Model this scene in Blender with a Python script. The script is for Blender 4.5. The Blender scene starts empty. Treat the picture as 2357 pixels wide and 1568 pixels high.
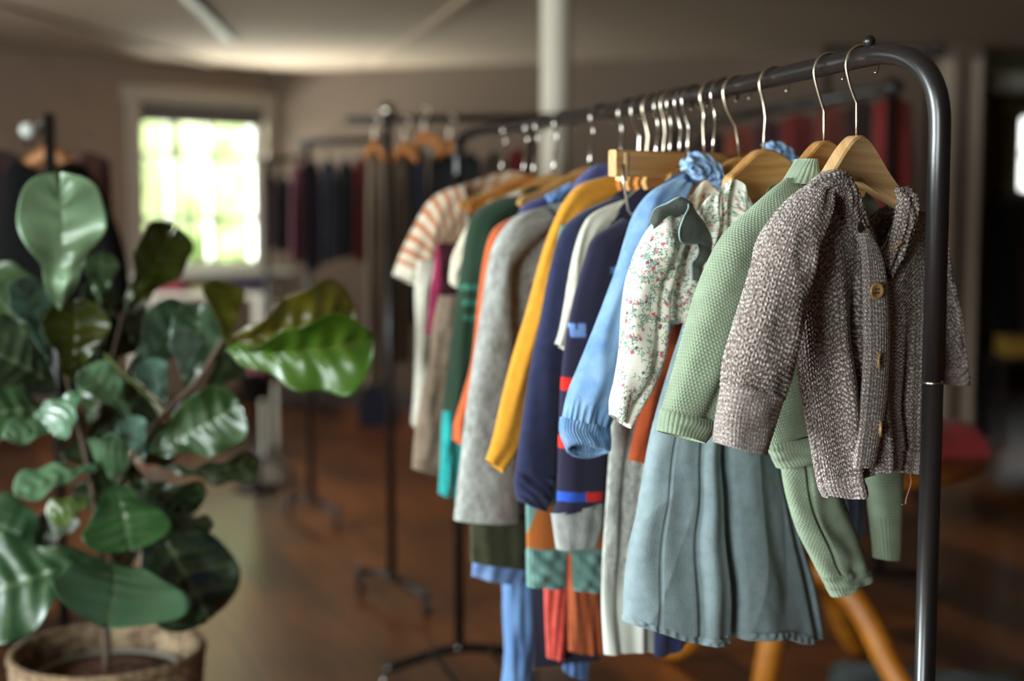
import bpy, math, random
import numpy as np
from mathutils import Vector, Matrix

random.seed(7)
SC = bpy.context.scene
COL = SC.collection
R = math.radians

# ------------------------------------------------------------------ camera
F = 3274.0                      # focal length in pixels of the 2357 x 1568 frame
EYE = 1.40
PITCH = math.atan(314.0 / F)
cam = bpy.data.cameras.new('camera'); cam_o = bpy.data.objects.new('camera', cam); COL.objects.link(cam_o)
cam_o.location = (0, 0, EYE); cam_o.rotation_euler = (math.pi / 2 - PITCH, 0, 0)
cam.sensor_width = 36; cam.lens = F / 2357 * 36; cam.clip_start = .05; cam.clip_end = 200
cam.dof.use_dof = True; cam.dof.focus_distance = 1.93; cam.dof.aperture_fstop = 1.8; cam.dof.aperture_blades = 0
SC.camera = cam_o

# ------------------------------------------------------------------ world, sun, window daylight, exposure
W = bpy.data.worlds.new('world'); SC.world = W; W.use_nodes = True
wn = W.node_tree.nodes; wl = W.node_tree.links
bg = wn['Background']
sky = wn.new('ShaderNodeTexSky'); sky.sky_type = 'PREETHAM'; sky.turbidity = 6; sky.sun_direction = (0.2, -.7, .6)
mixw = wn.new('ShaderNodeMixRGB'); mixw.inputs[0].default_value = .65; mixw.inputs[2].default_value = (.95, 1, .97, 1)
wl.new(sky.outputs[0], mixw.inputs[1]); wl.new(mixw.outputs[0], bg.inputs[0]); bg.inputs[1].default_value = 4.5
sun = bpy.data.lights.new('sun', 'SUN'); sun.energy = 9; sun.angle = R(2); sun.color = (1, .96, .88)
sun_o = bpy.data.objects.new('sun', sun); COL.objects.link(sun_o); sun_o.rotation_euler = (R(40), R(-12), 0)

def area(name, loc, size, energy, color, target, spread=180):
    l = bpy.data.lights.new(name, 'AREA'); l.shape = 'RECTANGLE'; l.size, l.size_y = size; l.energy = energy; l.spread = R(spread); l.color = color
    o = bpy.data.objects.new(name, l); COL.objects.link(o); o.location = loc
    o.rotation_euler = (Vector(target) - Vector(loc)).to_track_quat('-Z', 'Y').to_euler()
    return o
# daylight falling in through the side windows and the window behind the camera
area('daylight_rear_left', (-2.2, -2.05, 1.45), (1.8, 1.6), 85, (.87, 1.0, .98), (.3, 2.0, 1.2), 120)
area('daylight_side_front', (-3.95, 0.9, 1.55), (2.0, 1.5), 185, (.86, .98, 1.0), (0, 1.8, 1.2), 120)
area('daylight_side_middle', (-3.95, 4.6, 1.55), (1.6, 1.5), 95, (.92, .98, 1.0), (-2.2, 7.8, 1.6), 130)
area('ceiling_uplight_added', (-3.5, 10.1, .3), (2.8, 1.0), 1100, (.9, 1.0, .93), (-2.1, 8.9, 2.3))  # added uplight outside the far window, brightens the ceiling there
SC.view_settings.view_transform = 'Standard'; SC.view_settings.look = 'None'
SC.view_settings.exposure = 0.28; SC.view_settings.gamma = 1.0; SC.view_settings.use_curve_mapping = False
SC.cycles.use_denoising = True; SC.cycles.max_bounces = 8; SC.cycles.sample_clamp_indirect = 6

# ------------------------------------------------------------------ pixel <-> place
CP, SP = math.cos(PITCH), math.sin(PITCH)
def rays(px, py):
    x = (np.asarray(px, float) - 1178.5) / F; y = (784.0 - np.asarray(py, float)) / F
    return np.stack([x, CP + y * SP, y * CP - SP], -1)
def at(px, py, Y):
    d = rays(px, py); t = Y / d[..., 1]
    p = d * t[..., None] if d.ndim > 1 else d * t
    return p + np.array([0, 0, EYE])
def project(P):
    x = P[..., 0]; y = P[..., 1]; z = P[..., 2] - EYE; d = y * CP - z * SP; u = y * SP + z * CP
    return 1178.5 + F * x / d, 784.0 - F * u / d
def rail_y(px):
    return 1.111 / ((px - 1178.5) / F + .317)
RAIL_PX = [1060, 1179, 1273, 1450, 1600, 1710, 1820, 1920, 1992]
RAIL_PY = [303, 291, 279, 247, 218, 195, 170, 147, 131]
def rail_pt(px):
    return at(px, np.interp(px, RAIL_PX, RAIL_PY), rail_y(px))
class Plane:
    """an upright plane through a point, turned by yaw; garments hang in one"""
    def __init__(s, o, yaw):
        s.o = np.array(o, float); a = R(yaw)
        s.p = np.array([math.cos(a), math.sin(a), 0]); s.n = np.array([math.sin(a), -math.cos(a), 0])
    def pix(s, px, py, off=0.0):
        d = rays(px, py); e = np.array([0, 0, EYE])
        t = ((s.o + s.n * off - e) @ s.n) / (d @ s.n)
        return e + d * np.asarray(t)[..., None]
def rail_plane(px, yaw):
    return Plane(rail_pt(px), yaw)
def flat_plane(Y, px=1178, yaw=0):
    return Plane(at(px, 470, Y), yaw)

# ------------------------------------------------------------------ colours and materials
def lin(h):
    if isinstance(h, str):
        h = h.lstrip('#'); c = [int(h[i:i + 2], 16) / 255 for i in (0, 2, 4)]
    else: c = list(h)
    return tuple(x / 12.92 if x <= .04045 else ((x + .055) / 1.055) ** 2.4 for x in c)
MATS = {}
def mat(name, color='#808080', rough=.8, metal=0, spec=.5, attr=False, bump=None, sheen=0, noise=None, trans=0, wave=None, coat=0):
    """bump=(scale, strength) fine weave; noise=(scale, colour2, lo, hi) mottling"""
    if name in MATS: return MATS[name]
    m = bpy.data.materials.new(name); m.use_nodes = True; MATS[name] = m
    nt = m.node_tree; N = nt.nodes; L = nt.links; b = N['Principled BSDF']
    b.inputs['Roughness'].default_value = rough; b.inputs['Metallic'].default_value = metal
    b.inputs['Specular IOR Level'].default_value = spec
    if sheen: b.inputs['Sheen Weight'].default_value = sheen; b.inputs['Sheen Roughness'].default_value = .6
    if coat: b.inputs['Coat Weight'].default_value = coat; b.inputs['Coat Roughness'].default_value = .25
    tc = N.new('ShaderNodeTexCoord'); out = None
    if attr:
        a = N.new('ShaderNodeVertexColor'); a.layer_name = 'Col'; out = a.outputs[0]
    else:
        rgb = N.new('ShaderNodeRGB'); rgb.outputs[0].default_value = (*lin(color), 1); out = rgb.outputs[0]
    if noise:
        nz = N.new('ShaderNodeTexNoise'); nz.inputs['Scale'].default_value = noise[0]; nz.inputs['Detail'].default_value = 5
        L.new(tc.outputs['UV' if (len(noise) > 4 and noise[4] == 'UV') else 'Object'], nz.inputs['Vector'])
        mr = N.new('ShaderNodeMapRange'); mr.inputs[1].default_value = noise[2]; mr.inputs[2].default_value = noise[3]
        L.new(nz.outputs['Fac'], mr.inputs[0])
        mx = N.new('ShaderNodeMixRGB'); mx.inputs[2].default_value = (*lin(noise[1]), 1)
        L.new(mr.outputs[0], mx.inputs[0]); L.new(out, mx.inputs[1]); out = mx.outputs[0]
    L.new(out, b.inputs['Base Color'])
    if bump:
        bz = N.new('ShaderNodeTexNoise'); bz.inputs['Scale'].default_value = bump[0]; bz.inputs['Detail'].default_value = 3
        L.new(tc.outputs['Object'], bz.inputs['Vector'])
        bp = N.new('ShaderNodeBump'); bp.inputs['Strength'].default_value = bump[1]; bp.inputs['Distance'].default_value = .002
        L.new(bz.outputs['Fac'], bp.inputs['Height']); L.new(bp.outputs[0], b.inputs['Normal'])
    if trans:
        tr = N.new('ShaderNodeBsdfTranslucent'); L.new(out, tr.inputs[0])
        ms = N.new('ShaderNodeMixShader'); ms.inputs[0].default_value = trans
        L.new(b.outputs[0], ms.inputs[1]); L.new(tr.outputs[0], ms.inputs[2]); L.new(ms.outputs[0], N['Material Output'].inputs[0])
    return m
def cloth(name, color, dark=None, **k):
    k.setdefault('bump', (420, .35)); k.setdefault('sheen', .15); k.setdefault('rough', .92); k.setdefault('spec', .2)
    if dark: k.setdefault('noise', (60, dark, .42, .7))
    return mat(name, color, **k)
M_ATTR = mat('patterned_cloth', attr=True, rough=.92, spec=.2, sheen=.1, bump=(500, .3))
M_KNIT = mat('knitted_yarn', attr=True, rough=.95, spec=.15, sheen=.25, bump=(700, .5))
def wood_mat(name, c1, c2, rough=.45, scale=(3, 60, 60), coat=.2):
    if name in MATS: return MATS[name]
    m = bpy.data.materials.new(name); m.use_nodes = True; MATS[name] = m
    nt = m.node_tree; N = nt.nodes; L = nt.links; b = N['Principled BSDF']
    tc = N.new('ShaderNodeTexCoord'); mp = N.new('ShaderNodeMapping'); mp.inputs['Scale'].default_value = scale
    nz = N.new('ShaderNodeTexNoise'); nz.inputs['Scale'].default_value = 1.6; nz.inputs['Detail'].default_value = 6; nz.inputs['Distortion'].default_value = .6
    cr = N.new('ShaderNodeValToRGB'); cr.color_ramp.elements[0].color = (*lin(c2), 1); cr.color_ramp.elements[1].color = (*lin(c1), 1)
    cr.color_ramp.elements[0].position = .35; cr.color_ramp.elements[1].position = .62
    L.new(tc.outputs['UV'], mp.inputs[0]); L.new(mp.outputs[0], nz.inputs['Vector']); L.new(nz.outputs['Fac'], cr.inputs[0]); L.new(cr.outputs[0], b.inputs['Base Color'])
    b.inputs['Roughness'].default_value = rough; b.inputs['Coat Weight'].default_value = coat; b.inputs['Coat Roughness'].default_value = .3
    return m
M_WOOD = wood_mat('hanger_wood', '#cd9c62', '#b17c44')
M_WOODP = wood_mat('pale_hanger_wood', '#d6b080', '#bd8f5c')
M_WOODD = wood_mat('dark_hanger_wood', '#c07a35', '#94561f')
M_TABLE = wood_mat('orange_wood', '#c47a22', '#94540f', scale=(6, 6, 1))
M_BLACK = mat('black_painted_steel', '#191617', rough=.3, metal=.0, spec=.5, bump=(300, .03), coat=.12)
M_STEEL = mat('brushed_wire', '#d4c3ae', rough=.28, metal=1)
M_CHROME = mat('chrome_wire', '#b9b0a8', rough=.16, metal=1)
M_RUBBER = mat('caster_rubber', '#141414', rough=.5)
M_CAST = mat('caster_metal', '#9a9490', rough=.25, metal=.9)

# ------------------------------------------------------------------ object helpers
def tag(o, label, cat, group=None, kind=None):
    if label: o['label'] = label
    if cat: o['category'] = cat
    if group: o['group'] = group
    if kind: o['kind'] = kind
    return o
def empty(name, loc, label=None, cat=None, group=None):
    o = bpy.data.objects.new(name, None); COL.objects.link(o); o.location = tuple(loc); o.empty_display_size = .05
    o['_l'] = 1; del o['_l']
    return tag(o, label, cat, group)
def link(name, me, m=None, parent=None):
    o = bpy.data.objects.new(name, me); COL.objects.link(o)
    if m is not None and not me.materials: me.materials.append(m)
    if parent is not None:
        o.parent = parent; o.matrix_parent_inverse = Matrix.Translation(parent.location).inverted()
    return o
def mesh_np(name, V, Q, m, parent=None, uv=None, col=None, smooth=True):
    """V (n,3); Q (k,4) quads; uv, col per vertex"""
    V = np.ascontiguousarray(V, dtype=np.float32).reshape(-1, 3); Q = np.ascontiguousarray(Q, dtype=np.int32)
    me = bpy.data.meshes.new(name); me.vertices.add(len(V)); me.vertices.foreach_set('co', V.ravel())
    me.loops.add(Q.size); me.loops.foreach_set('vertex_index', Q.ravel())
    me.polygons.add(len(Q)); me.polygons.foreach_set('loop_start', np.arange(0, Q.size, Q.shape[1], dtype=np.int32))
    try: me.polygons.foreach_set('loop_total', np.full(len(Q), Q.shape[1], dtype=np.int32))
    except Exception: pass
    if uv is not None:
        ul = me.uv_layers.new(name='UVMap'); ul.data.foreach_set('uv', np.ascontiguousarray(uv.reshape(-1, 2)[Q.ravel()], dtype=np.float32).ravel())
    me.update(calc_edges=True)
    if smooth: me.polygons.foreach_set('use_smooth', np.ones(len(Q), dtype=bool))
    if col is not None:
        a = me.color_attributes.new(name='Col', type='FLOAT_COLOR', domain='POINT')
        c = np.ones((len(V), 4), np.float32); c[:, :3] = col.reshape(-1, 3); a.data.foreach_set('color', c.ravel())
    return link(name, me, m, parent)
def quads(nv, nu, wrap=False):
    i = np.arange((nv - 1))[:, None] * nu; j = np.arange(nu - 1)[None, :]
    a = i + j; q = np.stack([a, a + nu, a + nu + 1, a + 1], -1).reshape(-1, 4)
    if wrap:
        i = np.arange(nv - 1) * nu
        q = np.vstack([q, np.stack([i + nu - 1, i + 2 * nu - 1, i + nu, i], -1)])
    return q
def spline(pts, n):
    """Catmull-Rom through the rows of pts, n samples"""
    P = np.array(pts, float)
    if P.ndim == 1: P = P[:, None]
    k = len(P)
    if k == 1: return np.repeat(P, n, 0)
    Q = np.vstack([2 * P[0] - P[1], P, 2 * P[-1] - P[-2]])
    t = np.linspace(0, k - 1, n); i = np.minimum(t.astype(int), k - 2); f = (t - i)[:, None]
    a, b, c, d = Q[i], Q[i + 1], Q[i + 2], Q[i + 3]
    return .5 * (2 * b + (c - a) * f + (2 * a - 5 * b + 4 * c - d) * f ** 2 + (3 * b - a - 3 * c + d) * f ** 3)
def wav(a, b, seed, k=5):
    """smooth pseudo-random field of two coordinates in about -1..1"""
    r = np.random.RandomState(seed); z = 0
    for i in range(k):
        fa, fb, ph = r.uniform(-1, 1), r.uniform(-1, 1), r.uniform(0, 6.28)
        z = z + np.sin(2 * math.pi * (a * fa + b * fb) + ph)
    return z / math.sqrt(k) * .8
def loft(name, pl, m, parent, rows=None, body=None, off=0.0, thick=.02, nf=40, nb=18, nv=40, pw=.8,
         folds=(), wr=(0.004, 3, 3), seed=1, tilt=0, lip=.02, disp=None, col=None, cap=None, tthick=None, gather=None):
    """A hollow cloth form. rows: [(xl,yl,xr,yr)...] edge pixels from one end to the other, lying in plane pl;
    body: dict(L, R, topF, topB, bot, botB). Depth runs both ways from the plane by thick."""
    th = np.concatenate([np.linspace(-.2 * math.pi, 1.1 * math.pi, nf, endpoint=False), np.linspace(1.1 * math.pi, 1.8 * math.pi, nb + 1)])
    s = (1 - np.cos(th)) / 2; sn = np.sin(th); nu = len(th)
    v = np.linspace(0, 1, nv)[:, None]; S = np.repeat(s[None], nv, 0); SN = np.repeat(sn[None], nv, 0)
    front = np.clip(SN, 0, None) ** .5
    if rows is not None:
        r = spline(rows, nv)
        def place(S):
            px = r[:, 0:1] * (1 - S) + r[:, 2:3] * S; py = r[:, 1:2] * (1 - S) + r[:, 3:4] * S
            return px, py - tilt * SN * v ** 6
        EA, EB = r[:, :2], r[:, 2:4]
    else:
        Lx = spline(body['L'], nv); Rx = spline(body['R'], nv)
        def cur(key):
            a = spline(body[key], 200)[:, 0]; return np.interp(s, np.linspace(0, 1, 200), a)
        tf = cur('topF'); tb = cur('topB') if 'topB' in body else tf
        bf = cur('bot'); bb = cur('botB') if 'botB' in body else bf
        w = (sn > 0).astype(float)
        top = tf * w + tb * (1 - w); bot = bf * w + bb * (1 - w)
        def place(S): return Lx * (1 - S) + Rx * S, top[None] * (1 - v) + bot[None] * v
        EA = np.hstack([Lx, 0 * Lx]); EB = np.hstack([Rx, 0 * Rx])
    T = np.asarray(thick, float)
    if T.ndim: T = spline(thick, nv)
    D = T * np.sign(SN) * np.abs(SN) ** pw
    if tthick is not None: D = D * (tthick + (1 - tthick) * np.clip(v * 5, 0, 1))
    for c, wd, am, v0 in folds:
        D = D + am * np.exp(-((S - c) / wd) ** 2) * np.clip((v - v0) / .35, 0, 1) * np.clip(SN * 4, 0, 1)
    if wr: D = D + wr[0] * wav(S * wr[1], v * wr[2], seed) * np.abs(SN) ** .6
    if gather is not None: D = D + gather[0] * np.sin(th * gather[1])[None] * np.clip((v - gather[2]) / max(1e-3, 1 - gather[2]), 0, 1)
    # keep the seen outline on the traced one although the form has depth
    kl = np.zeros((nv, 1)); kr = np.zeros((nv, 1)); dd = EB - EA; L2 = (dd ** 2).sum(1)[:, None] + 1e-6
    ker = np.ones(9) / 9
    for it in range(5):
        px, py = place(kl + S * (1 - kl - kr)); P = pl.pix(px, py, off) + pl.n * D[..., None]
        if it == 4: break
        qx, qy = project(P)
        pr = ((qx - EA[:, :1]) * dd[:, :1] + (qy - EA[:, 1:]) * dd[:, 1:]) / L2
        kl = kl - pr.min(1)[:, None] * .9; kr = kr + (pr.max(1)[:, None] - 1) * .9
        kl = np.convolve(np.pad(np.clip(kl, 0, .4)[:, 0], 4, mode='edge'), ker, 'valid')[:, None]
        kr = np.convolve(np.pad(np.clip(kr, 0, .4)[:, 0], 4, mode='edge'), ker, 'valid')[:, None]
    # metric uv
    mid = P[nv // 2]; du = np.linalg.norm(np.diff(mid, axis=0), axis=1); u1 = np.concatenate([[0], np.cumsum(du)])
    dv = np.linalg.norm(np.diff(P[:, nf // 2], axis=0), axis=1); v1 = np.concatenate([[0], np.cumsum(dv)])
    U, Vv = np.meshgrid(u1, v1)
    C = None
    if col is not None:
        C = col(U, Vv, px, py)
    if disp is not None:
        gv = np.gradient(P, axis=0); gu = np.gradient(P, axis=1); nn = np.cross(gv, gu)
        nn /= np.linalg.norm(nn, axis=-1, keepdims=True) + 1e-12
        sg = np.sign((nn[nv // 2, nf // 2] @ pl.n) or 1)
        h = disp(U, Vv); P = P + nn * (sg * h)[..., None]
    UV = np.stack([U, Vv], -1)
    if lip:
        cen = P[-1].mean(0); k = max(1, min(nv - 2, int(nv * .12)))
        cen2 = P[-1 - k].mean(0)
        a = cen + (P[-1] - cen) * .94; b = cen2 + (P[-1 - k] - cen2) * .9
        P = np.concatenate([P, a[None], b[None]]); UV = np.concatenate([UV, UV[-1:], UV[-1:]])
        if C is not None: C = np.concatenate([C, C[-1:], C[-1:]])
    if cap or (cap is None and rows is not None):
        c0 = P[0].mean(0); P = np.concatenate([(c0 + (P[0] - c0) * .02)[None], P]); UV = np.concatenate([UV[:1], UV])
        if C is not None: C = np.concatenate([C[:1], C])
    o = mesh_np(name, P, quads(P.shape[0], nu), m, parent, UV, C)
    return o
def tube(name, pts, r, m, parent=None, n=12, closed=False, ends=True, radii=None, smooth_n=None):
    P = np.array(pts, float)
    if smooth_n: P = spline(P, smooth_n)
    k = len(P); T = np.gradient(P, axis=0)
    if closed: T = np.roll(P, -1, 0) - np.roll(P, 1, 0)
    T /= np.linalg.norm(T, axis=1, keepdims=True) + 1e-12
    up = np.array([0, 0, 1.0]) if abs(T[0][2]) < .9 else np.array([1.0, 0, 0])
    a = np.cross(T[0], up); a /= np.linalg.norm(a); A = [a]
    for i in range(1, k):
        a = A[-1] - T[i] * (A[-1] @ T[i]); a /= np.linalg.norm(a) + 1e-12; A.append(a)
    A = np.array(A); B = np.cross(T, A)
    rr = np.full(k, r) if radii is None else np.asarray(radii, float)
    th = np.linspace(0, 2 * math.pi, n, endpoint=False)
    V = P[:, None] + rr[:, None, None] * (A[:, None] * np.cos(th)[None, :, None] + B[:, None] * np.sin(th)[None, :, None])
    if ends and not closed:
        V = np.concatenate([np.repeat(P[:1, None], n, 1), V, np.repeat(P[-1:, None], n, 1)])
    if closed: V = np.concatenate([V, V[:1]])
    ln = np.concatenate([[0], np.cumsum(np.linalg.norm(np.diff(V[:, 0], axis=0), axis=1))])
    UV = np.stack(np.broadcast_arrays(ln[:, None], np.linspace(0, 1, n)[None] * .1), -1)
    return mesh_np(name, V, quads(V.shape[0], n, True), m, parent, UV)
def join_tubes(name, lst, m, parent=None):
    """several tube paths that belong to one part"""
    obs = [tube(name, p, r, m, None, n) for p, r, n in lst]
    return merge(name, obs, m, parent)
def merge(name, obs, m, parent=None):
    Vs, Fs, n = [], [], 0
    sm = []
    for o in obs:
        me = o.data; Vs += [tuple(v.co) for v in me.vertices]
        for p in me.polygons: Fs.append([i + n for i in p.vertices]); sm.append(p.use_smooth)
        n += len(me.vertices); bpy.data.objects.remove(o); bpy.data.meshes.remove(me)
    me = bpy.data.meshes.new(name); me.from_pydata(Vs, [], Fs); me.polygons.foreach_set('use_smooth', sm); me.update()
    return link(name, me, m, parent)
def box(name, c, size, m, parent=None, rz=0, bev=.004):
    x, y, z = [a / 2 for a in size]
    import bmesh
    bm = bmesh.new(); bmesh.ops.create_cube(bm, size=1)
    for v in bm.verts: v.co = (v.co.x * 2 * x, v.co.y * 2 * y, v.co.z * 2 * z)
    if bev: bmesh.ops.bevel(bm, geom=bm.edges[:], offset=min(bev, min(x, y, z) * .8), segments=2, affect='EDGES', profile=.6)
    bmesh.ops.rotate(bm, verts=bm.verts, cent=(0, 0, 0), matrix=Matrix.Rotation(rz, 3, 'Z'))
    bmesh.ops.translate(bm, verts=bm.verts, vec=tuple(c))
    uvl = bm.loops.layers.uv.new('UVMap')
    for f in bm.faces:
        for l in f.loops: l[uvl].uv = (l.vert.co.x + l.vert.co.y, l.vert.co.z)
    me = bpy.data.meshes.new(name); bm.to_mesh(me); bm.free()
    return link(name, me, m, parent)
def lathe(name, prof, c, m, parent=None, n=48, axis=None):
    """prof [(r,z)] about a vertical axis at c, or about axis"""
    th = np.linspace(0, 2 * math.pi, n, endpoint=False); P = np.array(prof, float)
    V = np.stack([P[:, :1] * np.cos(th), P[:, :1] * np.sin(th), np.repeat(P[:, 1:2], n, 1)], -1)
    if axis is not None:
        q = Vector((0, 0, 1)).rotation_difference(Vector(axis)).to_matrix(); V = V @ np.array(q).T
    V = V + np.array(c, float)
    UV = np.stack(np.broadcast_arrays(th[None] / 6.283, P[:, 1:2]), -1)
    return mesh_np(name, V, quads(len(P), n, True), m, parent, UV)
def ball(name, c, r, m, parent=None, n=20):
    a = np.linspace(-math.pi / 2, math.pi / 2, n)
    return lathe(name, np.stack([np.cos(a) * r, np.sin(a) * r], -1), c, m, parent, n * 2)

# ------------------------------------------------------------------ the room
CZ = 2.31
M_WALL = mat('wall_paint', '#806c5b', rough=.9, noise=(3, '#7a6656', .4, .7))
M_CEIL = mat('ceiling_paint', '#927d69', rough=.95)
M_TRIM = mat('trim_paint', '#9d9284', rough=.5)
M_BASE = mat('baseboard_paint', '#3a2a22', rough=.5)
M_FRAME = mat('white_window_frame', '#d8dcd6', rough=.5)
def floor_mat():
    m = bpy.data.materials.new('plank_floor'); m.use_nodes = True; nt = m.node_tree; N = nt.nodes; L = nt.links; b = N['Principled BSDF']
    tc = N.new('ShaderNodeTexCoord'); mp = N.new('ShaderNodeMapping'); mp.inputs['Rotation'].default_value = (0, 0, R(-111.5))
    br = N.new('ShaderNodeTexBrick'); br.offset = .37; br.inputs['Scale'].default_value = 1
    br.inputs['Brick Width'].default_value = 1.9; br.inputs['Row Height'].default_value = .2; br.inputs['Mortar Size'].default_value = .004
    br.inputs['Color1'].default_value = (*lin('#9c5a2a'), 1); br.inputs['Color2'].default_value = (*lin('#30170b'), 1); br.inputs['Mortar'].default_value = (*lin('#20100a'), 1)
    br.inputs['Bias'].default_value = -.05
    L.new(tc.outputs['Object'], mp.inputs[0]); L.new(mp.outputs[0], br.inputs['Vector'])
    mp2 = N.new('ShaderNodeMapping'); mp2.inputs['Scale'].default_value = (1.2, 22, 1); L.new(mp.outputs[0], mp2.inputs[0])
    nz = N.new('ShaderNodeTexNoise'); nz.inputs['Scale'].default_value = 2; nz.inputs['Detail'].default_value = 6; L.new(mp2.outputs[0], nz.inputs['Vector'])
    nz2 = N.new('ShaderNodeTexNoise'); nz2.inputs['Scale'].default_value = .9; L.new(mp.outputs[0], nz2.inputs['Vector'])
    mr = N.new('ShaderNodeMapRange'); mr.inputs[1].default_value = .3; mr.inputs[2].default_value = .75; mr.inputs[3].default_value = .6; mr.inputs[4].default_value = 1.35
    L.new(nz.outputs['Fac'], mr.inputs[0])
    mx = N.new('ShaderNodeMixRGB'); mx.blend_type = 'MULTIPLY'; mx.inputs[0].default_value = 1; L.new(br.outputs['Color'], mx.inputs[1]); L.new(mr.outputs[0], mx.inputs[2])
    mr2 = N.new('ShaderNodeMapRange'); mr2.inputs[1].default_value = .35; mr2.inputs[2].default_value = .65; mr2.inputs[3].default_value = .5; mr2.inputs[4].default_value = 1.3; L.new(nz2.outputs['Fac'], mr2.inputs[0])
    mx2 = N.new('ShaderNodeMixRGB'); mx2.blend_type = 'MULTIPLY'; mx2.inputs[0].default_value = 1; L.new(mx.outputs[0], mx2.inputs[1]); L.new(mr2.outputs[0], mx2.inputs[2])
    L.new(mx2.outputs[0], b.inputs['Base Color']); b.inputs['Roughness'].default_value = .3; b.inputs['Coat Weight'].default_value = .15; b.inputs['Coat Roughness'].default_value = .35
    bp = N.new('ShaderNodeBump'); bp.inputs['Strength'].default_value = .3; bp.inputs['Distance'].default_value = .003; L.new(nz.outputs['Fac'], bp.inputs['Height']); L.new(bp.outputs[0], b.inputs['Normal'])
    return m
def structure(o): o['kind'] = 'structure'; return o
structure(box('floor', (1.5, 4.5, -.05), (11.4, 16.2, .1), floor_mat(), bev=0))
structure(box('ceiling', (1.5, 4.5, CZ + .05), (11.4, 16.2, .1), M_CEIL, bev=0))

def wall(name, A, B, holes=(), z1=None, t=.16, m=M_WALL, side=1):
    """upright wall from A to B (x, y); holes (d0, d1, z0, z1) in metres along it; thickness to the outside"""
    A = np.array(A, float); B = np.array(B, float); L = np.linalg.norm(B - A); d = (B - A) / L; nrm = np.array([-d[1], d[0]]) * side
    z1 = z1 or CZ; xs = sorted({0, L, *[h[0] for h in holes], *[h[1] for h in holes]}); obs = []
    for a, b in zip(xs, xs[1:]):
        hs = [h for h in holes if h[0] < (a + b) / 2 < h[1]]
        spans = [(0, z1)] if not hs else [(0, hs[0][2]), (hs[0][3], z1)]
        for s0, s1 in spans:
            if s1 - s0 < 1e-3: continue
            c = A + d * (a + b) / 2 + nrm * t / 2
            obs.append(box(name, (c[0], c[1], (s0 + s1) / 2), (b - a, t, s1 - s0), None, None, math.atan2(d[1], d[0]), 0))
    return structure(merge(name, obs, m))
def pane_mat():
    m = bpy.data.materials.new('glass'); MATS['glass'] = m; m.use_nodes = True; N = m.node_tree.nodes; L = m.node_tree.links
    N.remove(N['Principled BSDF']); t = N.new('ShaderNodeBsdfTransparent'); g = N.new('ShaderNodeBsdfGlossy'); g.inputs['Roughness'].default_value = .02
    x = N.new('ShaderNodeMixShader'); x.inputs[0].default_value = .06; L.new(t.outputs[0], x.inputs[1]); L.new(g.outputs[0], x.inputs[2]); L.new(x.outputs[0], N['Material Output'].inputs[0])
    return m
def window(name, A, B, hole, nx, nz, xs=None, zs=None, bar=.03, side=1, shade=False):
    """white sash window filling the hole, with glass"""
    A = np.array(A, float); B = np.array(B, float); d = (B - A) / np.linalg.norm(B - A); nrm = np.array([-d[1], d[0]]) * side
    d0, d1, z0, z1 = hole; rz = math.atan2(d[1], d[0]); c0 = A + d * (d0 + d1) / 2
    root = empty(name, (c0[0], c0[1], z0)); root['kind'] = 'structure'
    def bx(a0, a1, b0, b1, depth=.05, out=.07):
        c = A + d * (a0 + a1) / 2 + nrm * out
        return box('window_frame', (c[0], c[1], (b0 + b1) / 2), (a1 - a0, depth, b1 - b0), None, None, rz, .003)
    f = [bx(d0, d0 + .06, z0, z1), bx(d1 - .06, d1, z0, z1), bx(d0, d1, z0, z0 + .06), bx(d0, d1, z1 - .06, z1)]
    for i in (xs if xs is not None else [d0 + (d1 - d0) * k / nx for k in range(1, nx)]): f.append(bx(i - bar / 2, i + bar / 2, z0, z1, .03))
    for j in (zs if zs is not None else [z0 + (z1 - z0) * k / nz for k in range(1, nz)]): f.append(bx(d0, d1, j - bar / 2, j + bar / 2, .03))
    merge('window_frame', f, M_FRAME, root)
    tr = [bx(d0 - .09, d0, z0 - .05, z1 + .1, .03, -.015), bx(d1, d1 + .09, z0 - .05, z1 + .1, .03, -.015), bx(d0 - .12, d1 + .12, z1, z1 + .1, .035, -.018)]
    merge('window_trim', tr, M_TRIM, root)
    sl = A + d * (d0 + d1) / 2 - nrm * .04
    box('window_sill', (sl[0], sl[1], z0 - .02), (d1 - d0 + .26, .2, .04), M_FRAME, root, rz)
    g = A + d * (d0 + d1) / 2 + nrm * .09
    gm = MATS.get('glass') or pane_mat()
    box('window_pane', (g[0], g[1], (z0 + z1) / 2), (d1 - d0 - .06, .004, z1 - z0 - .06), gm, root, rz, 0)
    if shade:
        s = A + d * (d0 + d1) / 2 + nrm * .02
        box('roller_shade', (s[0], s[1], z1 - .07), (d1 - d0 - .02, .03, .12), mat('shade_cloth', '#57514f', rough=.9), root, rz, .01)
    return root
def on_wall(A, B, px, py=470):
    """distance along the wall A-B and height where the sight line through a pixel meets it"""
    A = np.array(A, float); B = np.array(B, float); d = (B - A) / np.linalg.norm(B - A); n = np.array([-d[1], d[0]])
    r = rays(px, py); t = (A @ n) / (r[:2] @ n); P = r * t
    return float((P[:2] - A) @ d), float(P[2] + EYE)

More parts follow.
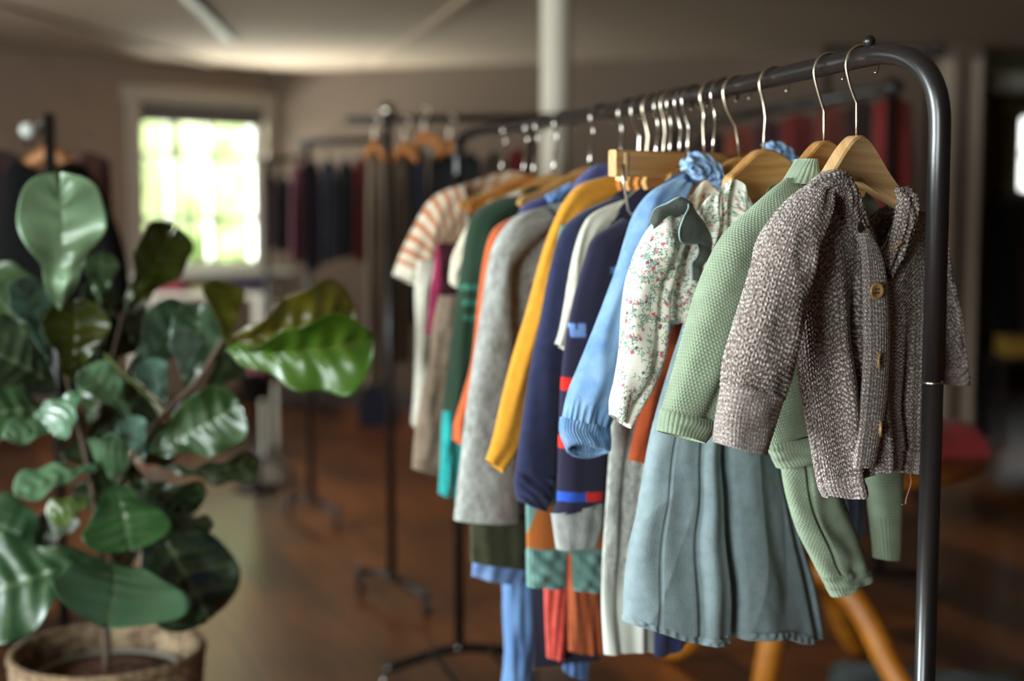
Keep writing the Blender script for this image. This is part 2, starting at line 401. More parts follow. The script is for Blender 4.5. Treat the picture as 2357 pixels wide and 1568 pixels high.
PC = (-1.675, 10.0)                                   # corner left of centre
PL = (-3.7, 7.82)
a0, zt = on_wall(PC, PL, 606, 250); _, zb = on_wall(PC, PL, 606, 618); a1, _ = on_wall(PC, PL, 318, 250)
hole1 = (a0, a1, zb, zt)
wall('wall_left_far', PC, PL, [hole1], side=-1)
window('window_1', PC, PL, hole1, 3, 3, xs=[on_wall(PC, PL, 500)[0], on_wall(PC, PL, 408)[0]], zs=[on_wall(PC, PL, 450, 361)[1], on_wall(PC, PL, 450, 505)[1]], bar=.04, side=-1, shade=True)
hole2 = (7.82 - 5.4, 7.82 - 3.8, .85, 2.15); hole3 = (7.82 - 1.9, 7.82 + .1, .8, 2.2)
wall('wall_left', PL, (-3.7, -1.7), [hole2, hole3], side=-1)
window('window_2', PL, (-3.7, -1.7), hole2, 3, 3, side=-1)
window('window_3', PL, (-3.7, -1.7), hole3, 4, 3, side=-1)
hole4 = (.76, 2.56, .65, 2.2)
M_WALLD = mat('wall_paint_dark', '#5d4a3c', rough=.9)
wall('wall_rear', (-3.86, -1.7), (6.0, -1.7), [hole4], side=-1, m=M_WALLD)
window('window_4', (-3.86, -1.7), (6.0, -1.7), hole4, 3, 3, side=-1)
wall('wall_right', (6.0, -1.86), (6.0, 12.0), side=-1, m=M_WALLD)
# back wall up to the doorway, then the darker room beyond
dirb = np.array([1.855, -.69]); dirb /= np.linalg.norm(dirb)
PE = np.array(PC) + dirb * 4.75
pe_px = 0
lo, hi = 2.0, 7.0
for _ in range(40):
    mid = (lo + hi) / 2; q = np.array(PC) + dirb * mid
    if q[0] / (q[1] * CP) * F + 1178.5 < 2256: lo = mid
    else: hi = mid
PE = np.array(PC) + dirb * lo
M_WALLB = mat('wall_paint_shaded', '#5e4e41', rough=.9)  # shade on the back wall is put into this darker colour
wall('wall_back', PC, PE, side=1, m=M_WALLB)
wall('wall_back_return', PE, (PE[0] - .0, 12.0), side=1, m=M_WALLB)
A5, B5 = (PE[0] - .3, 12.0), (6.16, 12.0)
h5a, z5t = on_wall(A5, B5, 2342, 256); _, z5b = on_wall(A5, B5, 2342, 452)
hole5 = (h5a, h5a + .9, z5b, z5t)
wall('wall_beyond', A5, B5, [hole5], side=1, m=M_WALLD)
window('window_5', A5, B5, hole5, 2, 2, side=1)
for nm, A, B, sd in (('baseboard_left_far', PC, PL, -1), ('baseboard_back', PC, PE, 1), ('baseboard_beyond', A5, B5, 1)):
    A = np.array(A); B = np.array(B); d = (B - A) / np.linalg.norm(B - A); n = np.array([-d[1], d[0]]) * sd; c = (A + B) / 2 - n * .01
    structure(box(nm, (c[0], c[1], .06), (np.linalg.norm(B - A), .02, .12), M_BASE, None, math.atan2(d[1], d[0])))
pq = PE - dirb * .13 + np.array([dirb[1], -dirb[0]]) * .012
structure(box('trim_6', (pq[0], pq[1], 1.12), (.24, .02, 2.24), mat('door_casing', '#9a8674', rough=.6), None, math.atan2(dirb[1], dirb[0])))
# shallow ceiling battens and the lowered beam in the next room
def batten(name, p0, p1, w, h, m):
    a = np.array(p0); b = np.array(p1); c = (a + b) / 2; d = b - a
    return structure(box(name, (c[0], c[1], CZ - h / 2), (np.linalg.norm(d), w, h), m, None, math.atan2(d[1], d[0])))
batten('trim_1', (-3.0, 2.0), (-1.9, 9.6), .04, .015, M_CEIL)
batten('trim_2', (-1.15, 3.0), (-1.55, 8.0), .05, .02, M_TRIM)
batten('trim_3', (.6, 3.0), (-.9, 9.4), .05, .02, M_CEIL)
b0 = at(2274, 190, 9.2); b1 = at(2700, 190, 9.2)
structure(box('trim_4', ((b0[0] + b1[0]) / 2, 9.2, at(2300, 190, 9.2)[2]), (b1[0] - b0[0], .12, .12), mat('beam_paint', '#d2cabf', rough=.6)))
# round white column
cp = at(1279, 300, 6.0)
structure(lathe('trim_5', [(.0, 0), (.085, 0), (.085, .04), (.062, .06), (.062, CZ - .05), (.075, CZ - .03), (.075, CZ), (0, CZ)], (cp[0], 6.0, 0), mat('column_paint', '#cfc6b4', rough=.6)))

# ------------------------------------------------------------------ garden outside the windows
M_LAWN = mat('lawn', '#7f9a58', rough=1, noise=(2, '#a5b673', .4, .6))
structure(box('ground', (-4, 22, -.35), (70, 60, .1), M_LAWN, bev=0))
def bush(name, c, r, m, label, seed):
    n = 70; a = np.linspace(-math.pi / 2, math.pi / 2, n); th = np.linspace(0, 2 * math.pi, 2 * n)
    A, T = np.meshgrid(a, th, indexing='ij'); k = 1 + .13 * wav(A * 2.5, T * .9, seed, 7) + .1 * wav(A * 8, T * 4, seed + 1, 9) + .05 * np.random.RandomState(seed).rand(*A.shape)
    V = np.stack([np.cos(A) * np.cos(T) * r[0] * k, np.cos(A) * np.sin(T) * r[1] * k, np.sin(A) * r[2] * k], -1) + np.array(c)
    o = mesh_np(name, V, quads(n, 2 * n), m); tag(o, label, 'bush'); return o
M_B1 = mat('leaf_mass_light', '#d3dfae', rough=.9, noise=(5, '#a5bb7c', .45, .6)); M_B2 = mat('leaf_mass_mid', '#b3c78f', rough=.9, noise=(5, '#86a066', .45, .6))
def beyond(px, z, Y): p = at(px, 470, Y); return (p[0], Y, z)
bush('bush', beyond(335, 1.2, 15.5), (.45, .6, 1.5), M_B2, 'green bush behind the left panes of the far window', 3)
bush('bush', beyond(450, 1.0, 19.5), (1.2, 1.0, 1.3), M_B1, 'pale green bush behind the middle panes of the far window', 5)
bush('bush', beyond(565, 1.3, 16), (.45, .6, 1.5), M_B2, 'green bush behind the right panes of the far window', 9)
bush('tree', beyond(470, 4.2, 26), (6.5, 2.0, 4.5), M_B1, 'broad pale tree filling the top of the far window', 12)

# ------------------------------------------------------------------ hangers
GROUP = 'hangers on the rail of the children\'s clothes rack'
RAILN = None
def hp_(pl, x, z): return pl.p * x + np.array([0, 0, z])
def hook(pl_h, Rp, bend, base, m, parent, r=.0245, wire=.0022, flip=1):
    c = Rp + np.array([0, 0, -(r - .0165)])
    pts = [base + np.array([0, 0, -.01]), base * .5 + bend * .5, bend]
    pts += [c + hp_(pl_h, -.0178, -.031), c + hp_(pl_h, -.0248, -.006)]
    for a in (160, 135, 110, 85, 60, 35, 12, -12, -32):
        t = R(a); pts.append(c + pl_h.p * math.cos(t) * r * flip + np.array([0, 0, math.sin(t) * r]))
    P = np.array(pts); P = np.vstack([P[:2], spline(P[2:], 60)])
    rad = np.full(len(P), wire); rad[:3] = wire * (1.5 if m is M_CHROME else 1)
    return tube('hook', P, wire, m, parent, 10, radii=rad)
def wood_hanger(rpx, base_px, yaw, label, hw=.15, slope=1.05, roll=0, m=M_WOOD, hm=M_STEEL, bend_px=None, t=.02, hh=.055, name='wooden_hanger', flip=1, bar=False, round_=.035):
    Rp = rail_pt(rpx); pl = Plane(Rp, yaw); A = pl.pix(*base_px); hp = Plane(Rp, 18)
    root = empty(name, A, label, 'hanger', GROUP)
    bend = hp.pix(*bend_px) if bend_px else (A + np.array([0, 0, .046])) * .75 + (Rp + np.array([0, 0, -.064])) * .25
    hook(hp, Rp, bend, A, hm, root, flip=flip)
    us = np.concatenate([np.linspace(-1, 1, 49)]); us = np.sign(us) * np.abs(us) ** 1.3 * hw
    V = []; UV = []
    cr, sr = math.cos(R(roll)), math.sin(R(roll))
    for u in us:
        if bar: zt, zb = 0.0, -hh
        else:
            zt = -slope * (math.sqrt(u * u + round_ ** 2) - round_) * (1 - .35 * (abs(u) / hw) ** 2)
            zb = min(-hh - slope * .25 * abs(u), zt - .022)
        zend = 1
        if not bar and abs(u) > hw * .9: 
            f = (abs(u) / hw - .9) / .1; zm = (zt + zb) / 2; k = math.sqrt(max(0.0, 1 - f * f)) * .8 + .2 ; zt = zm + (zt - zm) * k; zb = zm + (zb - zm) * k
        fw = .018 * (abs(u) / hw) ** 2 if not bar else 0
        c = t * .14
        for dn, z in ((-t / 2, zb + c), (-t / 2, zt - c), (-t / 2 + c, zt), (t / 2 - c, zt), (t / 2, zt - c), (t / 2, zb + c), (t / 2 - c, zb), (-t / 2 + c, zb)):
            uu = u * cr - z * sr; zz = u * sr + z * cr
            V.append(A + pl.p * uu + pl.n * (dn + fw) + np.array([0, 0, zz])); UV.append((u, z + dn))
    V = np.array(V).reshape(len(us), 8, 3); UV = np.array(UV).reshape(len(us), 8, 2)
    c0 = np.repeat(V[:1].mean(1, keepdims=True), 8, 1); c1 = np.repeat(V[-1:].mean(1, keepdims=True), 8, 1)
    V = np.concatenate([c0, V, c1]); UV = np.concatenate([UV[:1], UV, UV[-1:]])
    o = mesh_np('hanger_arms', V, quads(len(V), 8, True), m, root, UV)
    md = o.modifiers.new('edge', 'EDGE_SPLIT'); md.split_angle = R(35)
    return root

# ------------------------------------------------------------------ main rack
def poly(pts): return np.array([at(*p) for p in pts])
rack = empty('clothes_rack', (.534, 1.8, 0), 'black tubular clothes rack loaded with children\'s clothes, nearest on the right', 'clothes rack')
RT = .0140
pth = [rail_pt(x) for x in (1075, 1120, 1179, 1273, 1360, 1450, 1530, 1600, 1710, 1820, 1920, 1975)]
far_top = pth[0].copy(); zr = pth[0][2]
fx = at(1057, 1400, 3.95)[0]
far = [np.array([fx, 3.95, .14]), np.array([fx, 3.95, .8]), np.array([fx, 3.95, zr - .12]), np.array([fx + .005, 3.94, zr - .05]), np.array([fx + .02, 3.9, zr - .012])]
near = [at(2010, 127.5, 1.93), at(2040, 123.5, 1.895), at(2086, 131, 1.852), at(2126, 157.6, 1.822), at(2151, 200, 1.806), at(2162, 251, 1.80), at(2163.5, 310, 1.80)]
xn = near[-1][0]
top_path = spline(np.array([far[2], far[3], far[4]] + pth[1:] + near), 220)
tube('rail', np.vstack([top_path, [[xn, 1.8, at(2144, 876, 1.8)[2]]]]), RT, M_BLACK, rack, 28)
zj = at(2144, 880, 1.8)[2]
lp = tube('post', [[xn, 1.8, zj - .0015], [xn, 1.8, .6], [xn, 1.8, .14]], RT * .965, M_BLACK, rack, 28)
tube('joint_ring', [[xn, 1.8, zj - .002], [xn, 1.8, zj + .001]], RT * .9, M_STEEL, rack, 28)
tube('post', [far[2] + np.array([0, 0, -.001]), far[1], far[0]], RT, M_BLACK, rack, 20)
fs = at(1057, 1487, 3.95); ball('screw', (fx - .003, 3.95 - RT - .001, fs[2]), .007, M_CHROME, rack, 10)
kb = at(2001, 95, 1.93)
ball('finial', kb, .0083, M_BLACK, rack, 16)
tube('finial_stem', [kb, kb + np.array([0, 0, -.018])], .003, M_BLACK, rack, 10)
rd = (np.array([fx, 3.95]) - np.array([xn, 1.8])); rd /= np.linalg.norm(rd); pd = np.array([rd[1], -rd[0]])
def caster(c, parent, r=.028):
    w = lathe('caster', [(0, -.011), (r * .6, -.011), (r, -.008), (r, .008), (r * .6, .011), (0, .011)], (c[0], c[1], r), M_RUBBER, parent, 24, axis=(1, .2, 0))
    tube('caster_fork', [(c[0], c[1], r), (c[0], c[1], r + .03), (c[0], c[1], r + .055)], .007, M_CAST, parent, 10)
for (x, y) in ((xn, 1.8), (fx, 3.95)):
    a = np.array([x, y]) - pd * .22; b = np.array([x, y]) + pd * .22
    tube('base_bar', [(*a, .10), (*(a * .5 + b * .5), .14), (*b, .10)], RT, M_BLACK, rack, 16, smooth_n=20)
    for q in (a, b): caster(q, rack)
for k in (-.08, .08):
    a = np.array([xn, 1.8]) + pd * k; b = np.array([fx, 3.95]) + pd * k
    tube('lower_rail', [(*a, .135), (*b, .135)], .009, M_BLACK, rack, 12)

# ------------------------------------------------------------------ knit and print functions
def L3(h): return np.array(lin(h))
def frac(x): return x - np.floor(x)
def vknit(w, h, amp, sl=.6):
    def f(U, V):
        m = np.abs(frac(U / w) - .5) * 2; t = frac(V / h - sl * m)
        return amp * (np.sin(math.pi * t) ** .7) * (np.clip(np.sin(math.pi * np.clip(m, .02, .98)), 0, 1) ** .5)
    return f
def moss(w, h, amp):
    def f(U, V):
        r = np.floor(V / h); a = frac(U / w + .5 * (r % 2)); b = frac(V / h)
        return amp * (np.sin(math.pi * a) ** .8 * np.sin(math.pi * b) ** .8)
    return f
def rib(w, amp, h=None):
    def f(U, V):
        z = amp * np.sqrt(np.abs(np.sin(math.pi * U / w)))
        if h: z = z + amp * .25 * np.sin(2 * math.pi * V / h + 3 * np.abs(frac(U / w) - .5))
        return z
    return f
def hashn(a, b, s=0):
    x = np.sin(a * 127.1 + b * 311.7 + s * 74.7) * 43758.5453
    return frac(x)
def marl_cols(w, h, light, dark, bias=.5, sl=.6):
    lc, dc = L3(light), L3(dark)
    def f(U, V, px, py):
        m = np.abs(frac(U / w) - .5) * 2; side = (frac(U / w) > .5).astype(float)
        tt = V / h - sl * m; row = np.floor(tt); t = frac(tt); colm = np.floor(U / w) * 2 + side
        # two twisted plies, light and dark; which one surfaces changes along every stitch leg
        ph = hashn(colm, row); fl = hashn(colm, row, 5)
        k = .5 + .5 * np.sin(2 * math.pi * (m * .9 + (t - .5) * .8 * np.where(fl > .5, 1, -1) + ph)) + .5 * (hashn(np.floor(U / w * 5), np.floor(V / h * 5), 3) - .5) + .35 * (fl - .5)
        k = np.clip((k - (1 - bias)) * 2.2 + .45, 0, 1)
        g = np.clip(np.sin(math.pi * t) * 1.5 - .15, 0, 1) * np.clip(np.sin(math.pi * np.clip(m, .03, .97)) * 2.2, .2, 1)
        k = k * g
        return dc * (1 - k[..., None]) + lc * k[..., None]
    return f
def solid(c, c2=None, sc=90, seed=2):
    a = L3(c); b = L3(c2 or c)
    def f(U, V, px, py):
        k = np.clip(.5 + .6 * wav(U * sc, V * sc, seed, 8), 0, 1)[..., None]
        return a * (1 - k) + b * k
    return f
def vnoise(a, b, s=0):
    i, j = np.floor(a), np.floor(b); f, g = a - i, b - j; f = f * f * (3 - 2 * f); g = g * g * (3 - 2 * g)
    return (hashn(i, j, s) * (1 - f) + hashn(i + 1, j, s) * f) * (1 - g) + (hashn(i, j + 1, s) * (1 - f) + hashn(i + 1, j + 1, s) * f) * g
def heather(c, c2, seed=4):
    a = L3(c); b = L3(c2)
    def f(U, V, px, py):
        r = np.random.RandomState(seed).rand(*U.shape)
        k = np.clip(.5 + .55 * (vnoise(U / .004, V / .012, seed) - .5) + .4 * (vnoise(U / .012, V / .03, seed + 1) - .5) + .5 * (r - .5), 0, 1)[..., None]
        return a * (1 - k) + b * k
    return f
def floral(seed=5, dens=1.0):
    def f(U, V, px, py):
        r = np.random.RandomState(seed); base = L3('#eeeade'); C = np.zeros(U.shape + (3,)) + base
        u0, u1, v0, v1 = U.min(), U.max(), V.min(), V.max()
        def put(mask, c): C[mask] = L3(c)
        n = int((u1 - u0) * (v1 - v0) * 6500 * dens)
        for i in range(n):
            cu, cv, a = r.uniform(u0, u1), r.uniform(v0, v1), r.uniform(0, 6.28)
            near = (np.abs(U - cu) < .022) & (np.abs(V - cv) < .022)
            if not near.any(): continue
            x = (U[near] - cu) * math.cos(a) + (V[near] - cv) * math.sin(a); y = -(U[near] - cu) * math.sin(a) + (V[near] - cv) * math.cos(a)
            cc = C[near]; kind = i % 7
            # curved stem with paired leaves
            st = np.abs(y - .004 * np.sin(x * 260)) < .00045; st &= np.abs(x) < .013; cc[st] = L3('#8aa698')
            for lx in (-.008, -.001, .007):
                for sg in (-1, 1):
                    dx = x - lx - .0012; dy = (y - .004 * math.sin(lx * 260)) * sg - .0022
                    cc[((dx * .8 + dy * .6) / .0021) ** 2 + ((-dx * .6 + dy * .8) / .0008) ** 2 < 1] = L3('#7f9f90' if kind % 2 else '#5c7a74')
            if kind in (0, 2, 4, 5):
                rr = .0035 if kind != 5 else .0029; fx_ = -.012; d = np.hypot(x - fx_, y); ang = np.arctan2(y, x - fx_)
                pc = {0: '#d9899a', 2: '#c55569', 4: '#e3a6ab', 5: '#5b3a4e'}[kind]
                cc[d < rr * (.55 + .45 * np.abs(np.cos(2.5 * ang)))] = L3(pc); cc[d < rr * .28] = L3('#b0833c' if kind != 0 else '#a8324a')
            elif kind in (1, 3):
                for q in range(3):
                    d = np.hypot(x - .012 - q * .0022, y - (q % 2) * .003); cc[d < .0013] = L3('#c9985c' if kind == 1 else '#d8788a')
            else:
                for q in range(5):
                    d = np.hypot(x + .01 - (q % 3) * .0022, y - (q // 3) * .0025); cc[d < .0007] = L3('#2f3a48')
            C[near] = cc
        return C
    return f
def button(name, c, n, r, parent, label=None):
    """four-hole horn button, n the way it faces"""
    n = np.array(n, float); n /= np.linalg.norm(n)
    o = lathe(name, [(0, -.0018), (r * .95, -.0018), (r, 0), (r * .96, .0016), (r * .8, .002), (r * .66, .0008), (0, .0006)], c, mat('horn_button', '#a5825a', rough=.3, coat=.4, noise=(70, '#7a5433', .52, .72)), parent, 36, axis=n)
    a = np.cross(n, [0, 0, 1]); a /= np.linalg.norm(a); b = np.cross(n, a)
    hs = []
    for sx in (-1, 1):
        for sz in (-1, 1):
            p = np.array(c) + a * sx * r * .2 + b * sz * r * .2
            hs.append(lathe('hole', [(0, .0004), (r * .1, .0004), (r * .1, .0013), (0, .0013)], p, None, None, 10, axis=n))
    merge('thread_hole', hs, mat('thread_dark', '#241812', rough=.9), o)
    return o

# ------------------------------------------------------------------ 1 brown marled cardigan
G1 = rail_plane(1985, 40)
wood_hanger(1985, (1972, 312), 40, 'pale wooden hanger inside the brown marled cardigan, nearest on the rail', hw=.108, slope=1.5, m=M_WOODP, roll=-4, bend_px=(1972, 238), t=.024, hh=.06)
car = empty('cardigan', G1.pix(1985, 700), 'brown and white marled chunky knit cardigan with horn buttons, nearest on the rack', 'cardigan')
KW, KH = .0080, .0066
marl = marl_cols(KW, KH, '#c8beb9', '#5b4740', .52)
marl_r = marl_cols(.0048, .006, '#c9c0bc', '#63504a', .56)
K1 = vknit(KW, KH, .0028)
body1 = dict(L=[1800, 1818, 1830, 1842, 1862, 1882], R=[2140, 2152, 2150, 2140, 2132, 2125],
             topF=[545, 470, 424, 404, 412, 500, 590, 560, 500, 470, 490, 540], topB=[550, 480, 430, 470, 505, 510, 505, 500, 480, 470, 490, 545],
             bot=[1102, 1085, 1070, 1040, 1030, 1030, 1032, 1034, 1040, 1048], botB=[1110, 1092, 1060, 1058, 1060, 1060, 1060, 1050, 1040, 1048])
loft('knitted_body', G1, M_KNIT, car, body=body1, thick=.032, nf=330, nb=90, nv=330, folds=[(.17, .05, .012, .1), (.29, .035, -.016, .25), (.45, .06, .010, .2), (.70, .03, -.014, .4), (.85, .05, .01, .2)],
     wr=(.003, 3, 3), disp=K1, col=marl, tthick=.35, lip=0)
hem1 = dict(L=[1880, 1884, 1893], R=[2125, 2123, 2118], topF=[1100, 1085, 1070, 1040, 1030, 1030, 1032, 1034, 1040, 1048], topB=[1108, 1090, 1058, 1056, 1058, 1058, 1058, 1050, 1040, 1048],
            bot=[1140, 1142, 1128, 1086, 1078, 1076, 1080, 1082, 1084, 1086], botB=[1146, 1142, 1118, 1104, 1098, 1094, 1090, 1088, 1086, 1088])
loft('ribbed_hem', G1, M_KNIT, car, body=hem1, thick=.034, nf=330, nb=60, nv=50, folds=[(.17, .05, .012, -1), (.29, .035, -.016, -1), (.45, .06, .010, -1), (.70, .03, -.014, -1), (.85, .05, .01, -1)],
     wr=(.002, 3, 1), disp=rib(.0052, .0014), col=marl_r, cap=False)
loft('sleeve', G1, M_KNIT, car, rows=[(1885, 412, 1905, 445), (1838, 446, 1880, 520), (1790, 500, 1858, 590), (1762, 560, 1845, 650), (1736, 630, 1838, 730), (1704, 720, 1828, 810), (1672, 815, 1816, 880), (1662, 885, 1802, 925)],
     off=.022, thick=[.012, .03, .036, .038, .038, .038, .036, .03], nf=230, nb=60, nv=330, disp=K1, col=marl, lip=0, wr=(.005, 2, 3), seed=4, pw=.9)
loft('cuff', G1, M_KNIT, car, rows=[(1662, 882, 1802, 924), (1650, 945, 1785, 978), (1640, 1018, 1764, 1046)], off=.022, thick=[.031, .029, .03], nf=200, nb=60, nv=80, disp=rib(.0046, .0012, .006), col=marl_r, tilt=-6, cap=False, wr=(.003, 2, 2), seed=6, pw=.9)
loft('sleeve', G1, M_KNIT, car, rows=[(2095, 490, 2140, 478), (2105, 560, 2172, 550), (2120, 650, 2192, 640), (2140, 760, 2212, 750), (2155, 850, 2226, 838)], off=-.012, thick=.026, nf=120, nb=50, nv=200, disp=K1, col=marl, lip=0, seed=7)
loft('cuff', G1, M_KNIT, car, rows=[(2155, 848, 2226, 836), (2162, 888, 2232, 884)], off=-.012, thick=.024, nf=90, nb=40, nv=30, disp=rib(.0046, .0011), col=marl_r, cap=False, seed=8)
# shawl-like stand collar and button band
loft('collar', G1, M_KNIT, car, rows=[(1862, 432, 1886, 470), (1888, 404, 1906, 452), (1918, 394, 1926, 450), (1945, 402, 1936, 458), (1965, 438, 1944, 488), (1988, 492, 1958, 525), (2012, 548, 1978, 575)], off=.03, thick=[.004, .012, .014, .012, .010, .008, .005], nf=70, nb=30, nv=170, disp=K1, col=marl, lip=0, seed=9)
loft('collar', G1, M_KNIT, car, rows=[(2062, 432, 2098, 430), (2066, 462, 2112, 470), (2062, 505, 2102, 525), (2050, 560, 2078, 585), (2032, 612, 2046, 640)], off=.03, thick=[.004, .01, .01, .008, .004], nf=60, nb=30, nv=110, disp=K1, col=marl, lip=0, seed=10)
loft('button_band', G1, M_KNIT, car, rows=[(1972, 520, 2000, 530), (1984, 590, 2032, 600), (1988, 700, 2044, 700), (1988, 830, 2046, 832), (1978, 960, 2034, 962), (1964, 1077, 2012, 1076)], off=.041, thick=.007, nf=70, nb=16, nv=300, disp=rib(.0060, .0013, .007), col=marl_r, lip=0, seed=11, wr=(.001, 1, 2))
button('button', G1.pix(2018, 670, .0505), G1.n + np.array([-.25, 0, 0]), .0118, car)
button('button', G1.pix(2026, 831, .0505), G1.n + np.array([.25, .3, 0]), .0118, car)
button('button', G1.pix(2027, 987, .0505), G1.n + np.array([.35, .5, 0]), .0115, car)
button('button', G1.pix(2066, 568, .036), np.array([.5, -.25, -.55]), .0110, car)
ho = lathe('buttonhole', [(0, 0), (.006, 0), (.0075, .0012), (.006, .002), (.0, .0004)], G1.pix(1979, 524, .05), mat('thread_dark'), car, 20, axis=G1.n)
tube('loose_thread', [G1.pix(2094, 1085, .02), G1.pix(2097, 1110, .02), G1.pix(2092, 1130, .02), G1.pix(2086, 1148, .022), G1.pix(2084, 1160, .022), G1.pix(2076, 1162, .022)], .0007, mat('thread_pink', '#a5735f', rough=.9), car, 6, smooth_n=30)['label'] = 'loose pinkish thread'

# ------------------------------------------------------------------ 2 sage green knit and leggings
G2 = rail_plane(1910, 36)
wood_hanger(1910, (1897, 324), 36, 'wooden hanger inside the sage green jumper, second on the rail', hw=.066, slope=1.3, roll=-4, bend_px=(1897, 257), t=.022, hh=.06)
swt = empty('jumper', G2.pix(1880, 700), 'sage green moss-stitch knitted jumper with ribbed neck and cuffs', 'jumper')
sage = solid('#8b9a81', '#818f78', 30); K2 = moss(.0052, .0041, .0016); K2b = moss(.0042, .0050, .0014)
loft('ribbed_neck', G2, M_KNIT, swt, rows=[(1834, 366, 1878, 368), (1818, 392, 1884, 402), (1800, 420, 1890, 440)], off=.02, thick=[.018, .022, .026], nf=90, nb=30, nv=50, disp=rib(.0062, .0022), col=sage, cap=False, lip=0, wr=(.001, 2, 2))
body2 = dict(L=[1705, 1715, 1735, 1755, 1762], R=[2055, 2060, 2060, 2058, 2055], topF=[560, 480, 425, 440, 440, 440, 430, 470, 560], bot=[1022, 1012, 1000, 990, 982, 976, 970, 964, 960])
loft('knitted_body', G2, M_KNIT, swt, body=body2, thick=.024, nf=260, nb=60, nv=300, disp=K2b, col=sage, lip=0, seed=12, tthick=.4)
loft('ribbed_hem', G2, M_KNIT, swt, rows=[(1762, 1018, 2055, 955), (1772, 1045, 2050, 985), (1788, 1078, 2046, 1014)], thick=.025, nf=200, nb=50, nv=40, disp=rib(.0056, .0014), col=sage, cap=False, seed=12)
loft('sleeve', G2, M_KNIT, swt, rows=[(1812, 408, 1905, 470), (1772, 440, 1862, 520), (1722, 485, 1812, 575), (1676, 530, 1768, 630), (1640, 590, 1738, 690), (1610, 668, 1712, 770), (1580, 760, 1695, 850), (1550, 856, 1672, 912), (1522, 945, 1652, 975)],
     off=.022, thick=[.01, .02, .028, .032, .034, .034, .032, .03, .028], nf=210, nb=50, nv=420, disp=K2, col=sage, lip=0, seed=14, wr=(.004, 2, 3), pw=.9, folds=[(.62, .12, -.006, -1)])
loft('cuff', G2, M_KNIT, swt, rows=[(1521, 943, 1652, 974), (1516, 968, 1640, 998), (1513, 990, 1622, 1021)], off=.022, thick=.0275, nf=160, nb=40, nv=40, disp=rib(.0060, .0016), col=sage, cap=False, seed=14, wr=(.002, 2, 2), pw=.9)
leg = empty('leggings', G2.pix(1930, 1150, -.02), 'sage green knitted leggings hanging below the matching jumper', 'leggings')
loft('waist', G2, M_KNIT, leg, rows=[(1800, 960, 2085, 920), (1800, 1020, 2082, 990), (1796, 1080, 2080, 1075)], off=-.028, thick=.014, nf=90, nb=30, nv=60, disp=K2, col=sage, lip=0, seed=18)
loft('leg', G2, M_KNIT, leg, rows=[(1796, 1050, 1932, 1040), (1806, 1125, 1938, 1130), (1832, 1215, 1960, 1200), (1866, 1285, 1984, 1262), (1890, 1330, 1995, 1298)], off=-.012, thick=.02, nf=140, nb=40, nv=200, disp=K2, col=sage, lip=0, seed=16, pw=.9, folds=[(.26, .025, -.009, -1)])
loft('cuff', G2, M_KNIT, leg, rows=[(1889, 1328, 1995, 1296), (1914, 1375, 2006, 1322)], off=-.012, thick=.02, nf=110, nb=40, nv=36, disp=rib(.0054, .0013), col=sage, cap=False, seed=16, pw=.9)
loft('leg', G2, M_KNIT, leg, rows=[(1982, 1050, 2082, 1050), (1992, 1120, 2078, 1120), (2000, 1190, 2077, 1190)], off=-.05, thick=.02, nf=150, nb=60, nv=150, disp=K2b, col=sage, lip=0, seed=17, wr=(.001, 1, 1))
loft('cuff', G2, M_KNIT, leg, rows=[(2000, 1188, 2077, 1188), (2006, 1240, 2074, 1240), (2010, 1286, 2071, 1286)], off=-.05, thick=.019, nf=180, nb=60, nv=50, disp=rib(.0056, .0012), col=sage, cap=False, seed=17, wr=(.001, 1, 1))

# ------------------------------------------------------------------ 3 floral blouse and grey-teal pinafore
G3 = rail_plane(1782, 30)
wood_hanger(1782, (1757, 343), 30, 'wooden hanger carrying the floral blouse and grey-teal pinafore', hw=.088, slope=1.1, roll=2, bend_px=(1762, 272), t=.024, hh=.075, round_=.04)
blo = empty('blouse', G3.pix(1600, 500), 'white long-sleeved blouse printed with small pink and purple flowers', 'blouse')
loft('printed_body', G3, M_ATTR, blo, body=dict(L=[1575, 1560, 1540, 1530], R=[1800, 1800, 1790, 1780], topF=[500, 452, 440, 412, 424, 480, 505, 490, 480, 490], topB=[500, 455, 442, 414, 430, 440, 440, 440, 460, 490], bot=[735, 750, 745, 740, 740, 735, 735]),
     thick=.036, nf=260, nb=50, nv=260, col=floral(5), lip=0, folds=[(.38, .035, -.014, -.3), (.28, .02, -.008, -.2), (.2, .02, .006, -.3), (.46, .03, .006, -.3)], wr=(.004, 5, 4), seed=21, tthick=1, off=.012)
loft('printed_sleeve', G3, M_ATTR, blo, rows=[(1540, 478, 1600, 470), (1505, 508, 1588, 530), (1478, 545, 1574, 580), (1456, 592, 1560, 628), (1438, 650, 1546, 680), (1429, 720, 1543, 740), (1424, 800, 1535, 815), (1414, 868, 1513, 880), (1402, 922, 1482, 936), (1403, 952, 1452, 988)],
     off=.026, thick=[.008, .02, .026, .028, .026, .024, .024, .022, .018, .012], nf=230, nb=40, nv=380, col=floral(8), lip=.01, seed=22, wr=(.004, 2, 4), folds=[(.7, .1, -.008, -1)], pw=.85)
pin = empty('pinafore_dress', G3.pix(1650, 1100), 'grey-teal cotton pinafore dress with piped frill strap over the floral blouse', 'dress')
M_TEAL = cloth('teal_twill', '#85949a', '#77888d', bump=(300, .4))
M_TEALD = cloth('velvet_frill', '#4b4f4b', bump=(120, .6), sheen=.15)
M_PIPE = cloth('piping_cord', '#93a9ab')
sf = [(.115, .006, -.003, -1), (.30, .014, -.008, .1), (.36, .05, .012, .1), (.49, .022, -.045, -.3), (.64, .10, .014, .1), (.93, .02, -.012, .4)]
skirtL = [1600, 1575, 1545, 1515, 1492, 1474, 1456, 1440, 1431]; skirtR = [1760, 1768, 1775, 1785, 1800, 1820, 1845, 1875, 1896]
